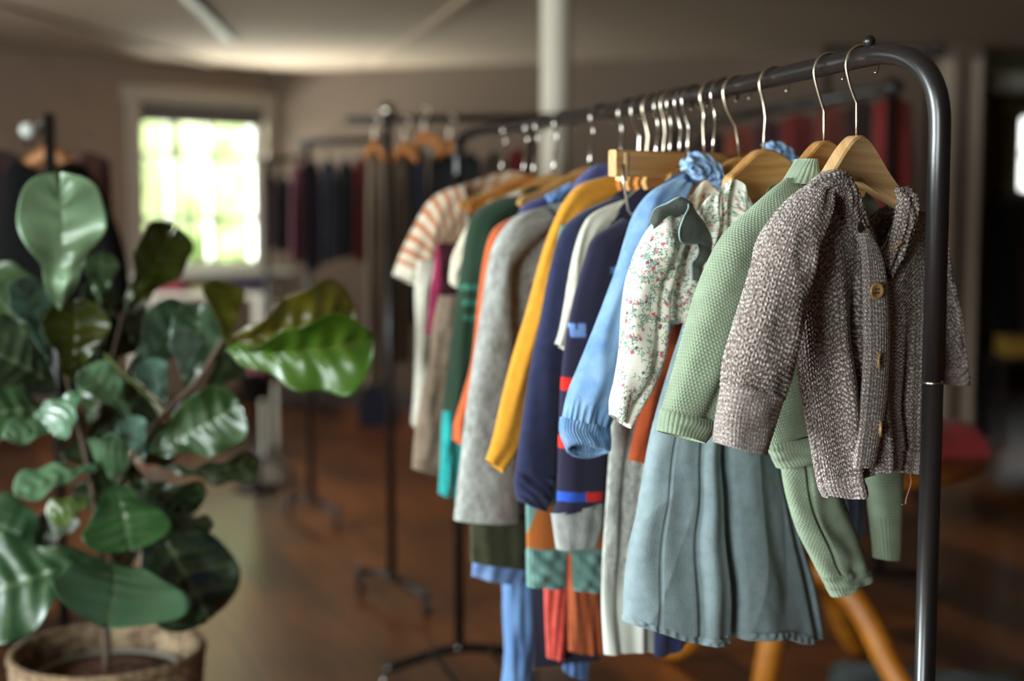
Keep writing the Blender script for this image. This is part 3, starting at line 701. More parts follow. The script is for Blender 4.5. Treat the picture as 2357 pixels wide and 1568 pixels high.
loft('skirt', G3, M_TEAL, pin, body=dict(L=skirtL, R=skirtR, topF=[640, 620, 610, 610, 600, 610, 620], bot=[1418, 1432, 1447, 1452, 1442, 1438, 1440, 1452, 1444]), thick=[.018, .022, .026, .03, .034, .038, .042, .045, .046], nf=260, nb=60, nv=260, folds=sf, wr=(.006, 2.5, 4), seed=23, lip=0, off=-.004, disp=lambda U, V: .0022 * (1 - np.abs(wav(U * 9 + V * 1.5, V * 2.2 - U * 3, 77, 6))) ** 4 - .0016 * (1 - np.abs(wav(U * 7 - V * 2, V * 3 + U * 6, 83, 7))) ** 4 + .0008 * wav(U * 40, V * 9, 78, 8))
loft('hem_band', G3, M_TEAL, pin, body=dict(L=[1431, 1430], R=[1896, 1898], topF=[1416, 1430, 1445, 1450, 1440, 1436, 1438, 1450, 1442], bot=[1431, 1446, 1463, 1468, 1458, 1454, 1456, 1472, 1462]), thick=.0475, nf=260, nb=60, nv=16, folds=[(a, b, c, -2) for a, b, c, d in sf], wr=(.002, 24, 1), seed=24, cap=False, off=-.004)
# stitched seam down the skirt
def seam(pts, off, r=.0009, m=None): return tube('seam', [G3.pix(x, y, off) for x, y in pts], r, m or mat('seam_shadow', '#42555a', rough=.9), pin, 6, smooth_n=40)
pp = [(1496, 512, .03), (1507, 483, .035), (1534, 469, .045), (1562, 455, .055), (1580, 463, .05), (1585, 478, .065), (1573, 503, .075), (1564, 531, .07), (1567, 555, .06), (1583, 562, .05), (1600, 560, .052), (1608, 576, .062), (1602, 594, .06), (1594, 604, .05), (1593, 620, .045), (1594, 645, .04)]
aa = [(1500, 530, .028), (1518, 518, .03), (1545, 505, .035), (1570, 492, .035), (1594, 482, .037), (1608, 494, .04), (1622, 512, .042), (1632, 532, .043), (1638, 548, .045), (1640, 560, .045), (1640, 568, .045), (1640, 580, .042), (1632, 596, .04), (1622, 610, .04), (1615, 625, .038), (1612, 650, .036)]
A_ = spline([G3.pix(x, y, o) for x, y, o in pp], 120); B_ = spline([G3.pix(x, y, o) for x, y, o in aa], 120)
k = np.linspace(0, 1, 14)[None, :, None]; SV = A_[:, None] * (1 - k) + B_[:, None] * k + G3.n * (.006 * np.sin(np.linspace(0, 1, 14) * math.pi)[None, :] + .005 * np.sin(np.linspace(0, 34, 120))[:, None] * np.linspace(0, 1, 14)[None] * np.linspace(1, 0, 14)[None] * 3)[..., None]
UVs = np.stack(np.meshgrid(np.linspace(0, .1, 14), np.linspace(0, .5, 120)), -1)
fr = mesh_np('frill', SV, quads(120, 14), M_TEALD, pin, UVs); sm = fr.modifiers.new('s', 'SOLIDIFY'); sm.thickness = .0018; fr['label'] = 'dark velvety frill'
tube('piping', A_, .0014, M_PIPE, pin, 10)

# ------------------------------------------------------------------ helper for the packed garments further down the rail
def garment(name, rpx, yaw, label, cat, sleeve=None, cuff=None, body=None, m=None, cm=None, off=.012, th=.012, bth=.010, col=None, ccol=None, mirror=True, seed=1, sl_th=None, cuff_kw={}, nf=60, nv=90, bfold=(), swr=(.003, 2, 3)):
    pl = rail_plane(rpx, yaw); c = body['c'] if body and 'c' in body else (rpx - 15, 700)
    root = empty(name, pl.pix(*c), label, cat)
    if body:
        b = dict(body); b.pop('c', None)
        loft('body', pl, m, root, body=b, thick=bth, nf=nf, nb=20, nv=nv, col=col, seed=seed, lip=0, tthick=.5, folds=bfold, wr=(.003, 4, 4))
    if sleeve:
        loft('sleeve', pl, m, root, rows=sleeve, off=off, thick=sl_th or th, nf=nf, nb=20, nv=nv, col=col, seed=seed + 1, lip=0 if cuff else .01, wr=swr)
    if cuff:
        kw = dict(off=off, thick=(sl_th[-1] if sl_th else th), nf=nf, nb=20, nv=30, col=ccol, seed=seed + 1, cap=False, disp=rib(.005, .0008)); kw.update(cuff_kw)
        loft('cuff', pl, cm or m, root, rows=cuff, **kw)
    return root, pl
def bd(L, Rr, sh, nk, bot, cx, low=None):
    """body outline: L,R edges, shoulder y, neck y, bottom y, c"""
    return dict(L=L, R=Rr, topF=[sh + 25, (sh + nk) / 2, nk, nk + 20, nk + 30, nk + 20, nk, (sh + nk) / 2, sh + 20], topB=[sh + 25, (sh + nk) / 2, nk, nk + 4, nk + 6, nk + 4, nk, (sh + nk) / 2, sh + 20], bot=[bot] * 5, c=(cx, (sh + bot) / 2))

# rust jumper
garment('jumper', 1668, 30, 'rust orange jumper sleeve showing between the denim and floral sleeves', 'jumper',
        sleeve=[(1590, 480, 1640, 500), (1555, 640, 1625, 660), (1515, 800, 1585, 820), (1475, 930, 1545, 940), (1445, 1058, 1500, 1072)], th=.015, m=cloth('rust_wool', '#9a3f14', '#84330f'), body=bd([1560, 1570, 1580], [1740, 1740, 1735], 470, 430, 950, 1650), seed=31)
garment('trousers', 1745, 30, 'dark blue trousers glimpsed between the two green legging legs', 'trousers', m=cloth('ink_blue_cotton', '#1c2230', '#28303f'),
        body=dict(L=[1830, 1860, 1915, 1936], R=[1960, 1985, 1996, 1992], topF=[720, 700, 720], bot=[1228, 1240, 1236], c=(1900, 900)), bth=.010, seed=29)
# denim blouse
G5 = rail_plane(1697, 30)
wood_hanger(1697, (1704, 362), 30, 'wooden hanger inside the light blue denim blouse', hw=.13, slope=.8, bend_px=(1693, 291))
den = empty('denim_blouse', G5.pix(1600, 600), 'light blue denim blouse with ruffled collar and elastic cuffs', 'blouse')
M_DEN = cloth('light_denim', '#7e9fc4', '#5f82ad', noise=(26, '#5c83b2', .42, .72), bump=(350, .6))
def ruf(w): return lambda U, V: .0022 * np.sin(2 * math.pi * U / w + 2 * np.sin(V * 120))
loft('denim_body', G5, M_DEN, den, body=dict(L=[1500, 1480, 1470, 1470], R=[1790, 1760, 1600, 1520], topF=[470, 420, 402, 396, 440, 470, 440, 396, 420, 470], topB=[470, 420, 402, 396, 400, 405, 400, 396, 420, 470], bot=[800, 800, 800]), thick=.02, nf=120, nb=30, nv=110,
     folds=[(.30, .03, -.012, -.2), (.22, .02, .006, -.2), (.4, .03, .008, -.2)], seed=33, lip=0, tthick=.5)
loft('denim_sleeve', G5, M_DEN, den, rows=[(1560, 408, 1600, 430), (1500, 438, 1575, 490), (1464, 483, 1545, 550), (1442, 545, 1520, 640), (1418, 625, 1490, 720), (1376, 732, 1465, 800), (1335, 831, 1445, 870), (1305, 906, 1425, 930), (1293, 962, 1405, 985)], off=.02, thick=[.006, .02, .026, .028, .028, .028, .03, .03, .024],
     nf=110, nb=30, nv=170, seed=34, lip=0, wr=(.005, 3, 4), gather=(.003, 22, .88), pw=.9)
loft('elastic_cuff', G5, M_DEN, den, rows=[(1292, 960, 1403, 984), (1289, 985, 1404, 1008), (1296, 1012, 1404, 1034), (1308, 1026, 1396, 1046)], off=.02, thick=[.024, .027, .028, .024], nf=150, nb=90, nv=40, disp=ruf(.0052), tilt=24, cap=False, seed=34, wr=(.002, 4, 2), lip=.02)
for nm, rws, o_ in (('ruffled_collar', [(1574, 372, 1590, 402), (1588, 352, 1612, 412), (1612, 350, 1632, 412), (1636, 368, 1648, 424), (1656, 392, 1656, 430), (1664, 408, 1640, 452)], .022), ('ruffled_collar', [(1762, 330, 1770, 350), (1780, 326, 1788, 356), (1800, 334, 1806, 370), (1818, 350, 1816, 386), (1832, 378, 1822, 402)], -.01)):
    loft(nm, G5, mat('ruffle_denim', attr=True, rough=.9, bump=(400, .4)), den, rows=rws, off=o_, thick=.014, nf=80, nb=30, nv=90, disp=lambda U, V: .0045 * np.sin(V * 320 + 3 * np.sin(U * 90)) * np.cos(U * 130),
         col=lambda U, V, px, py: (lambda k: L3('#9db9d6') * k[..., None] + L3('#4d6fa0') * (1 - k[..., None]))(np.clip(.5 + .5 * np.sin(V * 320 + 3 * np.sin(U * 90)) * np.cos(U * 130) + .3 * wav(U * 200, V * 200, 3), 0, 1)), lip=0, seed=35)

# bar hanger and the heather dress under it
bh = wood_hanger(1643, (1622, 352), 40, 'flat wooden bar hanger with a steel wire arm in the middle of the rail', hw=.215, roll=0, bend_px=(1618, 286), t=.018, hh=.042, bar=True, name='bar_hanger')
pbh = Plane(rail_pt(1643), 40)
box('bar_end_cap', pbh.pix(1431, 384) + np.array([0, 0, .0]), (.008, .023, .046), mat('pale_end_wood', '#dcb883', rough=.5), bh, R(40))
tube('wire_arm', [pbh.pix(1431, 378, .012), pbh.pix(1436, 425, .012), pbh.pix(1446, 484, .012), pbh.pix(1452, 493, .012), pbh.pix(1500, 494, .008)], .0024, M_STEEL, bh, 10)
hth = heather('#c3c5be', '#75746d', 41)
def hdress(U, V, px, py):
    c = hth(U, V, px, py); k = np.clip((py - 1330) / 70, 0, 1)[..., None]; return c * (1 - k) + L3('#c9cbc2') * k
garment('knit_dress', 1636, 30, 'long heather grey knit dress fading to white at its hem, below the denim cuff', 'dress', m=M_ATTR, col=hdress,
        body=dict(L=[1452, 1425, 1418, 1412, 1406, 1400, 1393, 1386, 1384, 1390], R=[1640, 1660, 1650, 1640, 1620, 1590, 1570, 1560, 1556, 1556], topF=[520, 495, 480, 470, 480, 490], bot=[1506, 1504, 1500, 1496, 1500, 1494, 1490], c=(1480, 900)), bth=.014, nf=140, nv=260,
        bfold=[(.2, .05, -.008, .1), (.45, .06, .01, .1), (.7, .02, -.02, .5)], seed=42)
garment('trousers', 1652, 30, 'navy trousers whose hem shows just right of the white dress hem', 'trousers', m=cloth('navy_cotton', '#23284a'),
        body=dict(L=[1520, 1510, 1505], R=[1640, 1615, 1596], topF=[700, 700], bot=[1512, 1508, 1500, 1480, 1470], c=(1550, 1300)), bth=.008, seed=43)
# patched navy sweatshirt
def patched(U, V, px, py):
    c = np.zeros(px.shape + (3,)) + L3('#26233a')
    def put(mk, h): c[mk] = L3(h)
    put((px > 1308) & (px < 1337) & (py > 744) & (py < 775) & ~((px > 1318) & (px < 1322) & (py < 758)), '#6d8cc4')
    put((np.hypot((px - 1401) / 10, (py - 622) / 11) < .75 + .35 * np.cos(5 * np.arctan2(py - 622, px - 1401))), '#6d8cc4')
    put((py > 869) & (py < 898) & (px < 1317), '#e0261a'); put((py > 1000) & (py < 1030) & (px < 1298), '#d8352a')
    b = (py > 1130) & (py < 1152); put(b & (px < 1338), '#2b55c0'); put(b & (px >= 1338), '#dc2a22')
    return c
garment('sweatshirt', 1600, 30, 'navy sweatshirt with red, blue and pale blue patches and grey turned cuff', 'sweatshirt', m=M_ATTR, col=patched,
        sleeve=[(1430, 502, 1490, 530), (1366, 546, 1450, 600), (1346, 595, 1430, 650), (1325, 666, 1420, 720), (1308, 740, 1414, 800), (1296, 823, 1410, 880), (1289, 906, 1406, 950), (1285, 1000, 1402, 1020), (1283, 1090, 1396, 1090), (1281, 1150, 1390, 1140), (1272, 1186, 1388, 1160)], th=.016,
        cuff=[(1268, 1182, 1389, 1153), (1274, 1225, 1387, 1205), (1280, 1266, 1374, 1256)], cm=mat('grey_cuff', attr=True, rough=.95), ccol=heather('#aeb0ae', '#83827f', 44), cuff_kw=dict(thick=.0185, disp=None, wr=(.003, 3, 2)),
        body=bd([1400, 1400, 1395], [1730, 1740, 1730], 500, 430, 1120, 1590), nf=120, nv=260, seed=45)
garment('top', 1583, 30, 'cream short narrow-sleeved top hanging before the plain navy sweatshirt', 'top', m=cloth('cream_jersey', '#c9c6b6', '#b9b5a4'),
        sleeve=[(1505, 442, 1515, 480), (1430, 462, 1452, 512), (1370, 487, 1402, 540), (1342, 518, 1376, 562), (1322, 575, 1356, 610), (1308, 645, 1340, 670), (1297, 712, 1326, 730), (1286, 765, 1314, 778), (1278, 790, 1303, 808)], th=.012,
        body=bd([1395, 1390, 1390], [1720, 1720, 1710], 500, 430, 900, 1570), seed=47, off=.014)
garment('sweatshirt', 1565, 30, 'plain dark blue sweatshirt with ribbed cuff beside the mustard sleeve', 'sweatshirt', m=cloth('navy_fleece', '#232849', '#1b1f3c'),
        sleeve=[(1420, 452, 1470, 470), (1340, 486, 1410, 520), (1294, 530, 1365, 580), (1266, 618, 1340, 650), (1243, 733, 1316, 760), (1223, 828, 1304, 850), (1204, 948, 1294, 960), (1190, 1050, 1286, 1062), (1187, 1085, 1280, 1102)], th=.018,
        cuff=[(1186, 1083, 1279, 1102), (1183, 1120, 1272, 1140), (1190, 1152, 1258, 1180)], cuff_kw=dict(thick=.017),
        body=bd([1360, 1350, 1290], [1700, 1700, 1690], 500, 430, 1215, 1550), seed=49, off=.016, sl_th=[.008, .016, .018, .018, .018, .018, .018, .018, .017])
def argyle(U, V, px, py):
    c = np.zeros(px.shape + (3,)) + L3('#6f9690'); a = np.abs(((px - 1240 + 40) % 100) - 50) / 50; b = ((py - 1115) % 150) / 150
    c[a < b] = L3('#b5662c'); c[(py > 1262) ] = L3('#6f9690'); return c
rj, pj = garment('argyle_jumper', 1550, 28, 'teal and orange argyle jumper with teal ribbed hem low in the row', 'jumper', m=M_ATTR, col=argyle,
        body=dict(L=[1290, 1250, 1225, 1211, 1212], R=[1600, 1560, 1480, 1410, 1400], topF=[520, 480, 470, 480, 520], bot=[1268, 1268, 1272, 1278, 1282], c=(1300, 1200)), bth=.012, nf=140, nv=260, seed=51)
for rws in ([(1212, 1264, 1304, 1268), (1213, 1310, 1303, 1312), (1214, 1350, 1302, 1354)], [(1317, 1272, 1398, 1278), (1318, 1320, 1396, 1324), (1320, 1358, 1392, 1364)]):
    loft('ribbed_hem', pj, cloth('teal_rib', '#6f9690', '#5f857f'), rj, rows=rws, thick=.013, nf=90, nb=30, nv=30, disp=rib(.007, .0016), cap=False)
garment('jumper', 1535, 28, 'mustard yellow jumper with long pointed sleeve hanging in the middle of the row', 'jumper', m=cloth('mustard_wool', '#cf8f27', '#c08220'),
        sleeve=[(1440, 398, 1470, 455), (1385, 408, 1425, 480), (1335, 424, 1382, 500), (1302, 458, 1345, 520), (1273, 515, 1318, 560), (1244, 595, 1292, 625), (1211, 714, 1266, 730), (1182, 809, 1243, 820), (1157, 905, 1220, 915), (1133, 1010, 1200, 1022), (1118, 1058, 1158, 1090)], th=.016,
        sl_th=[.01, .014, .016, .018, .018, .018, .018, .018, .017, .016, .012],
        body=bd([1360, 1340, 1330], [1690, 1680, 1670], 440, 395, 900, 1530), seed=53, off=.014, nf=80, nv=130)
garment('trousers', 1520, 28, 'rust brown trouser leg hanging below the argyle jumper', 'trousers', m=cloth('rust_cord', '#a5512a', '#93451f'),
        body=dict(L=[1380, 1330, 1310, 1308], R=[1560, 1480, 1400, 1390], topF=[700, 700], bot=[1498, 1504, 1505, 1504], c=(1350, 1400)), bth=.010, seed=55)
garment('leggings', 1507, 28, 'coral red leggings leg hanging left of the rust brown trousers', 'leggings', m=cloth('coral_jersey', '#cf5248', '#bd4038'),
        body=dict(L=[1330, 1290, 1258, 1250, 1252, 1258], R=[1480, 1420, 1350, 1326, 1312, 1298], topF=[800, 800], bot=[1514, 1522], c=(1285, 1400)), bth=.010, seed=57)
garment('trousers', 1498, 28, 'dark navy trousers between the pale jeans and the coral leggings', 'trousers', m=cloth('dark_navy', '#1c1f33'),
        body=dict(L=[1330, 1260, 1228, 1224, 1226], R=[1560, 1480, 1420, 1400, 1380], topF=[800, 800], bot=[1536, 1530, 1522, 1520], c=(1240, 1450)), bth=.008, seed=59)
garment('jeans', 1490, 28, 'light blue jeans hem low behind the coral leggings', 'jeans', m=cloth('mid_denim', '#5876a8', '#466397'),
        body=dict(L=[1330, 1320, 1300, 1296], R=[1480, 1440, 1370, 1354], topF=[850, 850], bot=[1545, 1562, 1566], c=(1325, 1500)), bth=.008, seed=61)
garment('shirt', 1481, 28, 'purple-blue shirt whose collar rises above the mustard jumper', 'shirt', m=cloth('periwinkle_cotton', '#4a4f86', '#3b3f70'),
        sleeve=[(1420, 378, 1425, 420), (1372, 380, 1392, 430), (1340, 402, 1362, 450), (1322, 430, 1345, 480), (1290, 520, 1330, 560)], th=.014,
        body=bd([1330, 1300, 1290], [1650, 1640, 1620], 430, 380, 900, 1480), seed=63)
garment('jumper', 1466, 28, 'heather grey long-sleeved jumper with wide open hem left of the mustard sleeve', 'jumper', m=M_ATTR, col=heather('#b4b8b5', '#706d68', 64),
        sleeve=[(1250, 476, 1280, 510), (1196, 492, 1240, 550), (1156, 530, 1200, 590), (1132, 577, 1178, 625), (1118, 640, 1176, 670), (1104, 733, 1180, 750), (1089, 828, 1184, 840), (1075, 924, 1188, 930), (1062, 1030, 1192, 1032), (1052, 1120, 1196, 1122), (1044, 1198, 1196, 1203)], th=.02,
        sl_th=[.01, .018, .022, .022, .022, .022, .022, .024, .026, .028, .028],
        body=dict(L=[1150, 1150, 1165, 1180, 1190], R=[1600, 1600, 1590, 1570, 1560], topF=[590, 500, 474, 462, 450, 470, 450, 470, 520], bot=[1185] * 4, c=(1400, 800)), seed=65, off=.018, nf=150, nv=260, swr=(.003, 2, 2))
garment('dress', 1451, 28, 'dark olive green dress showing below the heather grey hem', 'dress', m=cloth('olive_felt', '#3c3d26', '#33341f'),
        body=dict(L=[1190, 1110, 1084, 1082], R=[1400, 1330, 1260, 1214], topF=[700, 700], bot=[1294, 1300, 1306, 1312], c=(1140, 1250)), bth=.016, seed=67)
garment('denim_skirt', 1443, 28, 'pale denim hem with a small brass snap peeping below the olive dress', 'skirt', m=cloth('pale_denim', '#7f9ccb', '#6583b8', noise=(30, '#5f7db3', .4, .7)),
        body=dict(L=[1180, 1120, 1095, 1086], R=[1330, 1290, 1250, 1205], topF=[850, 850], bot=[1326, 1336, 1342, 1338], c=(1140, 1320)), bth=.014, seed=69)
garment('jeans', 1432, 28, 'pale blue jeans with one long leg reaching the bottom edge of the photo', 'jeans', m=cloth('washed_denim', '#6b8fc0', '#5578ad', noise=(20, '#5273a8', .42, .7)),
        body=dict(L=[1250, 1200, 1170, 1158, 1156, 1160, 1150], R=[1330, 1290, 1250, 1232, 1230, 1225, 1222], topF=[1000, 1000], bot=[1610, 1610], c=(1190, 1450)), bth=.018, seed=71)
garment('jumper', 1422, 28, 'bright orange jumper sleeve between the grey and the dark green', 'jumper', m=cloth('orange_wool', '#c05a2e', '#ad4b23'),
        sleeve=[(1225, 482, 1240, 515), (1180, 500, 1210, 545), (1136, 528, 1170, 575), (1114, 589, 1142, 610), (1100, 685, 1125, 690), (1085, 828, 1116, 830), (1064, 908, 1100, 915), (1045, 970, 1086, 975), (1042, 1012, 1068, 1028)], th=.018,
        body=bd([1180, 1180, 1190], [1500, 1490, 1480], 560, 520, 1000, 1350), seed=73)
garment('shirt', 1400, 27, 'indigo shirt with paler blue collar showing above the grey shoulder', 'shirt', m=cloth('indigo_chambray', '#3f4170', '#35365e'),
        sleeve=[(1330, 428, 1338, 470), (1280, 442, 1300, 490), (1240, 455, 1262, 505), (1206, 472, 1230, 520), (1192, 495, 1215, 560)], th=.014,
        body=bd([1220, 1220, 1230], [1540, 1530, 1500], 480, 430, 900, 1370), seed=75)
rs = [o for o in bpy.data.objects if o.get('label', '').startswith('indigo shirt')][0]
loft('collar', rail_plane(1400, 27), cloth('chambray_collar', '#5f83b8'), rs, rows=[(1258, 448, 1268, 470), (1286, 434, 1296, 455), (1312, 420, 1320, 436)], off=.03, thick=.008, nf=30, nb=12, nv=30)
def gsp(U, V, px, py):
    c = np.zeros(px.shape + (3,)) + L3('#1f3424')
    for y_ in (660, 695, 730): c[(np.abs(py - y_) < 6) & (px > 1055) & (px < 1090)] = L3('#2f6656')
    return c
garment('cardigan', 1340, 26, 'dark green cardigan with small teal specks on its sleeve', 'cardigan', m=M_ATTR, col=gsp,
        sleeve=[(1190, 447, 1225, 480), (1140, 458, 1185, 520), (1092, 490, 1160, 545), (1074, 535, 1140, 580), (1060, 618, 1122, 640), (1046, 714, 1112, 730), (1032, 828, 1096, 840), (1020, 920, 1075, 925), (1017, 945, 1066, 947)], th=.03,
        body=bd([1160, 1150, 1140], [1440, 1430, 1420], 470, 430, 900, 1300), seed=77, nf=90, nv=160)
rt, pt = garment('leggings', 1332, 26, 'bright turquoise leggings hanging below the dark green cardigan', 'leggings', m=cloth('turquoise_jersey', '#1f9a98', '#188583'), seed=79)
for rws in ([(1024, 900, 1046, 900), (1016, 980, 1042, 980), (1013, 1060, 1040, 1060), (1009, 1136, 1034, 1148)], [(1046, 900, 1072, 900), (1045, 980, 1070, 980), (1043, 1060, 1066, 1062), (1038, 1145, 1060, 1152)]):
    loft('leg', pt, MATS['turquoise_jersey'], rt, rows=rws, thick=.016, nf=36, nb=16, nv=50, seed=80)
loft('waist', pt, MATS['turquoise_jersey'], rt, rows=[(1060, 780, 1130, 780), (1024, 905, 1074, 905)], thick=.014, nf=36, nb=16, nv=20, seed=80, lip=0)
garment('top', 1322, 26, 'cream top seen as a narrow strip right of the striped sleeve', 'top', m=cloth('ivory_cotton', '#d0c7b2'),
        sleeve=[(1120, 470, 1150, 490), (1075, 520, 1110, 540), (1042, 585, 1080, 595), (1036, 620, 1066, 640), (1034, 650, 1052, 662)], th=.014,
        body=bd([1120, 1110, 1110], [1400, 1390, 1380], 480, 440, 850, 1280), seed=81)
garment('trousers', 1300, 26, 'beige-brown trousers at the far end of the rack', 'trousers', m=cloth('taupe_cotton', '#83705f', '#6f5d4e'),
        body=dict(L=[1010, 994, 988, 968, 955, 948], R=[1090, 1070, 1055, 1040, 1034, 1032], topF=[680, 680], bot=[1078, 1090, 1096], c=(995, 900)), bth=.022, nf=60, seed=83)
garment('dress', 1272, 26, 'dark maroon dress showing a magenta edge under the striped T-shirt', 'dress', m=M_ATTR,
        col=lambda U, V, px, py: np.where((px < 1008)[..., None], L3('#8d2148'), L3('#3a0f1a')),
        body=dict(L=[1005, 992, 980], R=[1080, 1070, 1050], topF=[560, 560], bot=[772, 776, 780], c=(1010, 660)), bth=.014, nf=60, nv=60, seed=85)
garment('trousers', 1245, 26, 'off-white trousers hanging at the far left end of the rack', 'trousers', m=cloth('offwhite_cotton', '#cdc9ba', '#bcb7a6'),
        body=dict(L=[960, 954, 956, 955, 952, 946], R=[1010, 990, 994, 990, 980, 968], topF=[600, 600], bot=[976, 988], c=(970, 850)), bth=.022, nf=60, seed=87)
def stripes(U, V, px, py):
    k = np.clip(np.sin(2 * math.pi * V / .026) * 3 + .35, 0, 1)[..., None]; c = L3('#b87550') * (1 - k) + L3('#d8ccb6') * k
    return c
def stripes_b(U, V, px, py):
    k = np.clip(np.sin(2 * math.pi * (px * .9 + py * .35) / 27) * 3 + .35, 0, 1)[..., None]; return L3('#b87550') * (1 - k) + L3('#d8ccb6') * k
def stripes_s(U, V, px, py):
    c = stripes(U, V, px, py); c[V > V.max() - .028] = L3('#e0d8c4'); return c
rs, ps = garment('striped_tshirt', 1192, 25, 'peach and cream striped short-sleeved T-shirt, leftmost on the rack', 'T-shirt', m=M_ATTR, seed=89)
loft('sleeve', ps, M_ATTR, rs, rows=[(1060, 427, 1070, 540), (1020, 440, 1040, 565), (985, 468, 1022, 580), (955, 518, 1016, 598), (925, 575, 1008, 624), (904, 632, 986, 668)], off=.02, thick=.035, nf=60, nb=20, nv=110, col=stripes_s, seed=90)
loft('body', ps, M_ATTR, rs, body=dict(L=[1020, 1025, 1030], R=[1330, 1320, 1310], topF=[445, 470, 500, 500, 480, 450, 420, 430, 450], topB=[442, 428, 415, 405, 394, 400, 410, 420, 450], bot=[640, 640, 640]), thick=.03, nf=90, nb=30, nv=70, col=stripes_b, lip=0, seed=91, tthick=.5)

# hangers of the packed garments
HG = 'wooden hangers packed along the middle of the rail'
for rpx, bx, by, yaw, lab in ((1668, 1640, 352, 30, 'wooden hanger with chrome hook just right of the bar hanger\'s hook'), (1600, 1582, 356, 30, 'wooden hanger inside the patched navy sweatshirt'), (1583, 1563, 358, 30, 'wooden hanger inside the cream top'),
                              (1565, 1540, 360, 30, 'wooden hanger inside the plain dark blue sweatshirt'), (1550, 1525, 362, 28, 'wooden hanger inside the argyle jumper'), (1535, 1508, 366, 28, 'wooden hanger inside the mustard jumper'),
                              (1507, 1487, 370, 28, 'wooden hanger above the coral leggings'), (1481, 1470, 372, 28, 'wooden hanger inside the purple-blue shirt'), (1451, 1426, 372, 28, 'wooden hanger above the olive dress')):
    wood_hanger(rpx, (bx, by), yaw, lab, hw=.105, slope=.7, m=M_WOODD if rpx in (1583, 1550) else M_WOOD, hm=M_CHROME if rpx not in (1550, 1507) else M_STEEL, t=.012, hh=.045)
for rpx, bx, by, yaw, lab, mm in ((1385, 1355, 385, 27, 'wooden hanger inside the indigo shirt', M_WOOD), (1300, 1272, 400, 26, 'pale wooden hanger with bright chrome hook inside the dark green cardigan', M_WOOD),
                                  (1255, 1225, 405, 26, 'wooden hanger behind the pale one at the far end of the rail', M_WOODD), (1232, 1203, 402, 26, 'wooden hanger above the off-white trousers', M_WOOD), (1180, 1152, 398, 25, 'wooden hanger inside the striped T-shirt, farthest on the rail', M_WOOD)):
    wood_hanger(rpx, (bx, by), yaw, lab, hw=.17, slope=.62, m=mm, hm=M_CHROME, t=.014, hh=.06, round_=.03)

# ------------------------------------------------------------------ fig plant in its basket
PY = 3.05
pc = at(248, 1500, PY); px0, pz = pc[0], pc[2]
bas = empty('plant_basket', (px0, PY, 0), 'round woven seagrass basket planter with a rolled rim, lower left', 'basket')
def basket_mat():
    return mat('seagrass', '#9c8468', rough=.85, noise=(40, '#5d4733', .42, .62), bump=(200, .8))
br_ = .206
n = 96; th = np.linspace(0, 2 * math.pi, n, endpoint=False); prof = []
for z in np.linspace(0, pz, 150): prof.append((.165 + (br_ - .165) * (z / pz) ** .8, z))
prof = np.array(prof)
Rr = prof[:, :1] + .004 * np.abs(np.sin(prof[:, 1:2] * math.pi / .014)) + .003 * np.sin(th[None] * 32 + (np.floor(prof[:, 1:2] / .014) % 2) * math.pi)
V = np.stack([px0 + Rr * np.cos(th), PY + Rr * np.sin(th), np.repeat(prof[:, 1:2], n, 1)], -1)
Ri = prof[::-1, :1] - .012 - .003 * np.abs(np.sin(prof[::-1, 1:2] * math.pi / .014)) + 0 * th[None]
Vi = np.stack([px0 + Ri * np.cos(th), PY + Ri * np.sin(th), np.repeat(prof[::-1, 1:2], n, 1)], -1)
V = np.concatenate([V, Vi]); mesh_np('woven_wall', V, quads(len(V), n, True), basket_mat(), bas, np.stack(np.broadcast_arrays(th[None], V[:, :1, 2]), -1))
tube('rim', [(px0 + (br_ - .004) * math.cos(t), PY + (br_ - .004) * math.sin(t), pz) for t in np.linspace(0, 2 * math.pi, 90, endpoint=False)], .011, mat('rim_rope', '#8b7355', rough=.85, noise=(60, '#5e4a37', .42, .6)), bas, 14, closed=True)
fig = empty('fig_plant', (px0, PY, pz - .08), 'fiddle-leaf fig with big glossy green leaves growing in the woven basket', 'plant')
lathe('nursery_pot', [(.12, .03), (.155, pz - .07), (.165, pz - .05), (.16, pz - .045), (.15, pz - .06), (.12, .04)], (px0, PY, 0), mat('pot_plastic', '#8d8a80', rough=.4), fig, 48)
lathe('soil', [(0, pz - .045), (.05, pz - .04), (.1, pz - .05), (.152, pz - .052), (.152, pz - .09), (0, pz - .09)], (px0, PY, 0), mat('soil', '#6b3d25', rough=1, bump=(60, 1), noise=(50, '#2a170d', .4, .6)), fig, 40)
def PP(x, y, Y): return at(x, y, Y)
M_BARK = mat('fig_bark', '#4b3a2c', rough=.8)
stem_pts = [np.array([px0 - .005, PY, pz - .08]), PP(246, 1460, PY), PP(238, 1330, PY), PP(222, 1180, PY), PP(196, 1040, PY - .02), PP(165, 920, PY - .03), PP(140, 800, PY - .03), PP(130, 700, PY - .04)]
tube('stem', stem_pts, .007, M_BARK, fig, 10, smooth_n=60, radii=np.linspace(.009, .004, 60))
tube('branch', [PP(224, 1200, PY), PP(290, 1080, PY - .02), PP(370, 960, PY - .03), PP(450, 880, PY - .05), PP(515, 780, PY - .08)], .005, M_BARK, fig, 8, smooth_n=40)
tube('branch', [PP(400, 960, PY - .02), PP(330, 900, PY - .03), PP(240, 815, PY - .05)], .004, mat('green_stalk', '#5a6330', rough=.6), fig, 8, smooth_n=30)
tube('branch', [PP(200, 1060, PY), PP(240, 900, PY + .04), PP(285, 720, PY + .06)], .0045, M_BARK, fig, 8, smooth_n=30)
tube('branch', [PP(224, 1190, PY), PP(290, 1120, PY - .03), PP(300, 1115, PY - .03)], .004, M_BARK, fig, 8, smooth_n=20)
def leaf_mat(nm, c1, c2, tr):
    m = mat(nm, attr=True, rough=.3, spec=.8, trans=tr, coat=.5, bump=(40, .3)); return m
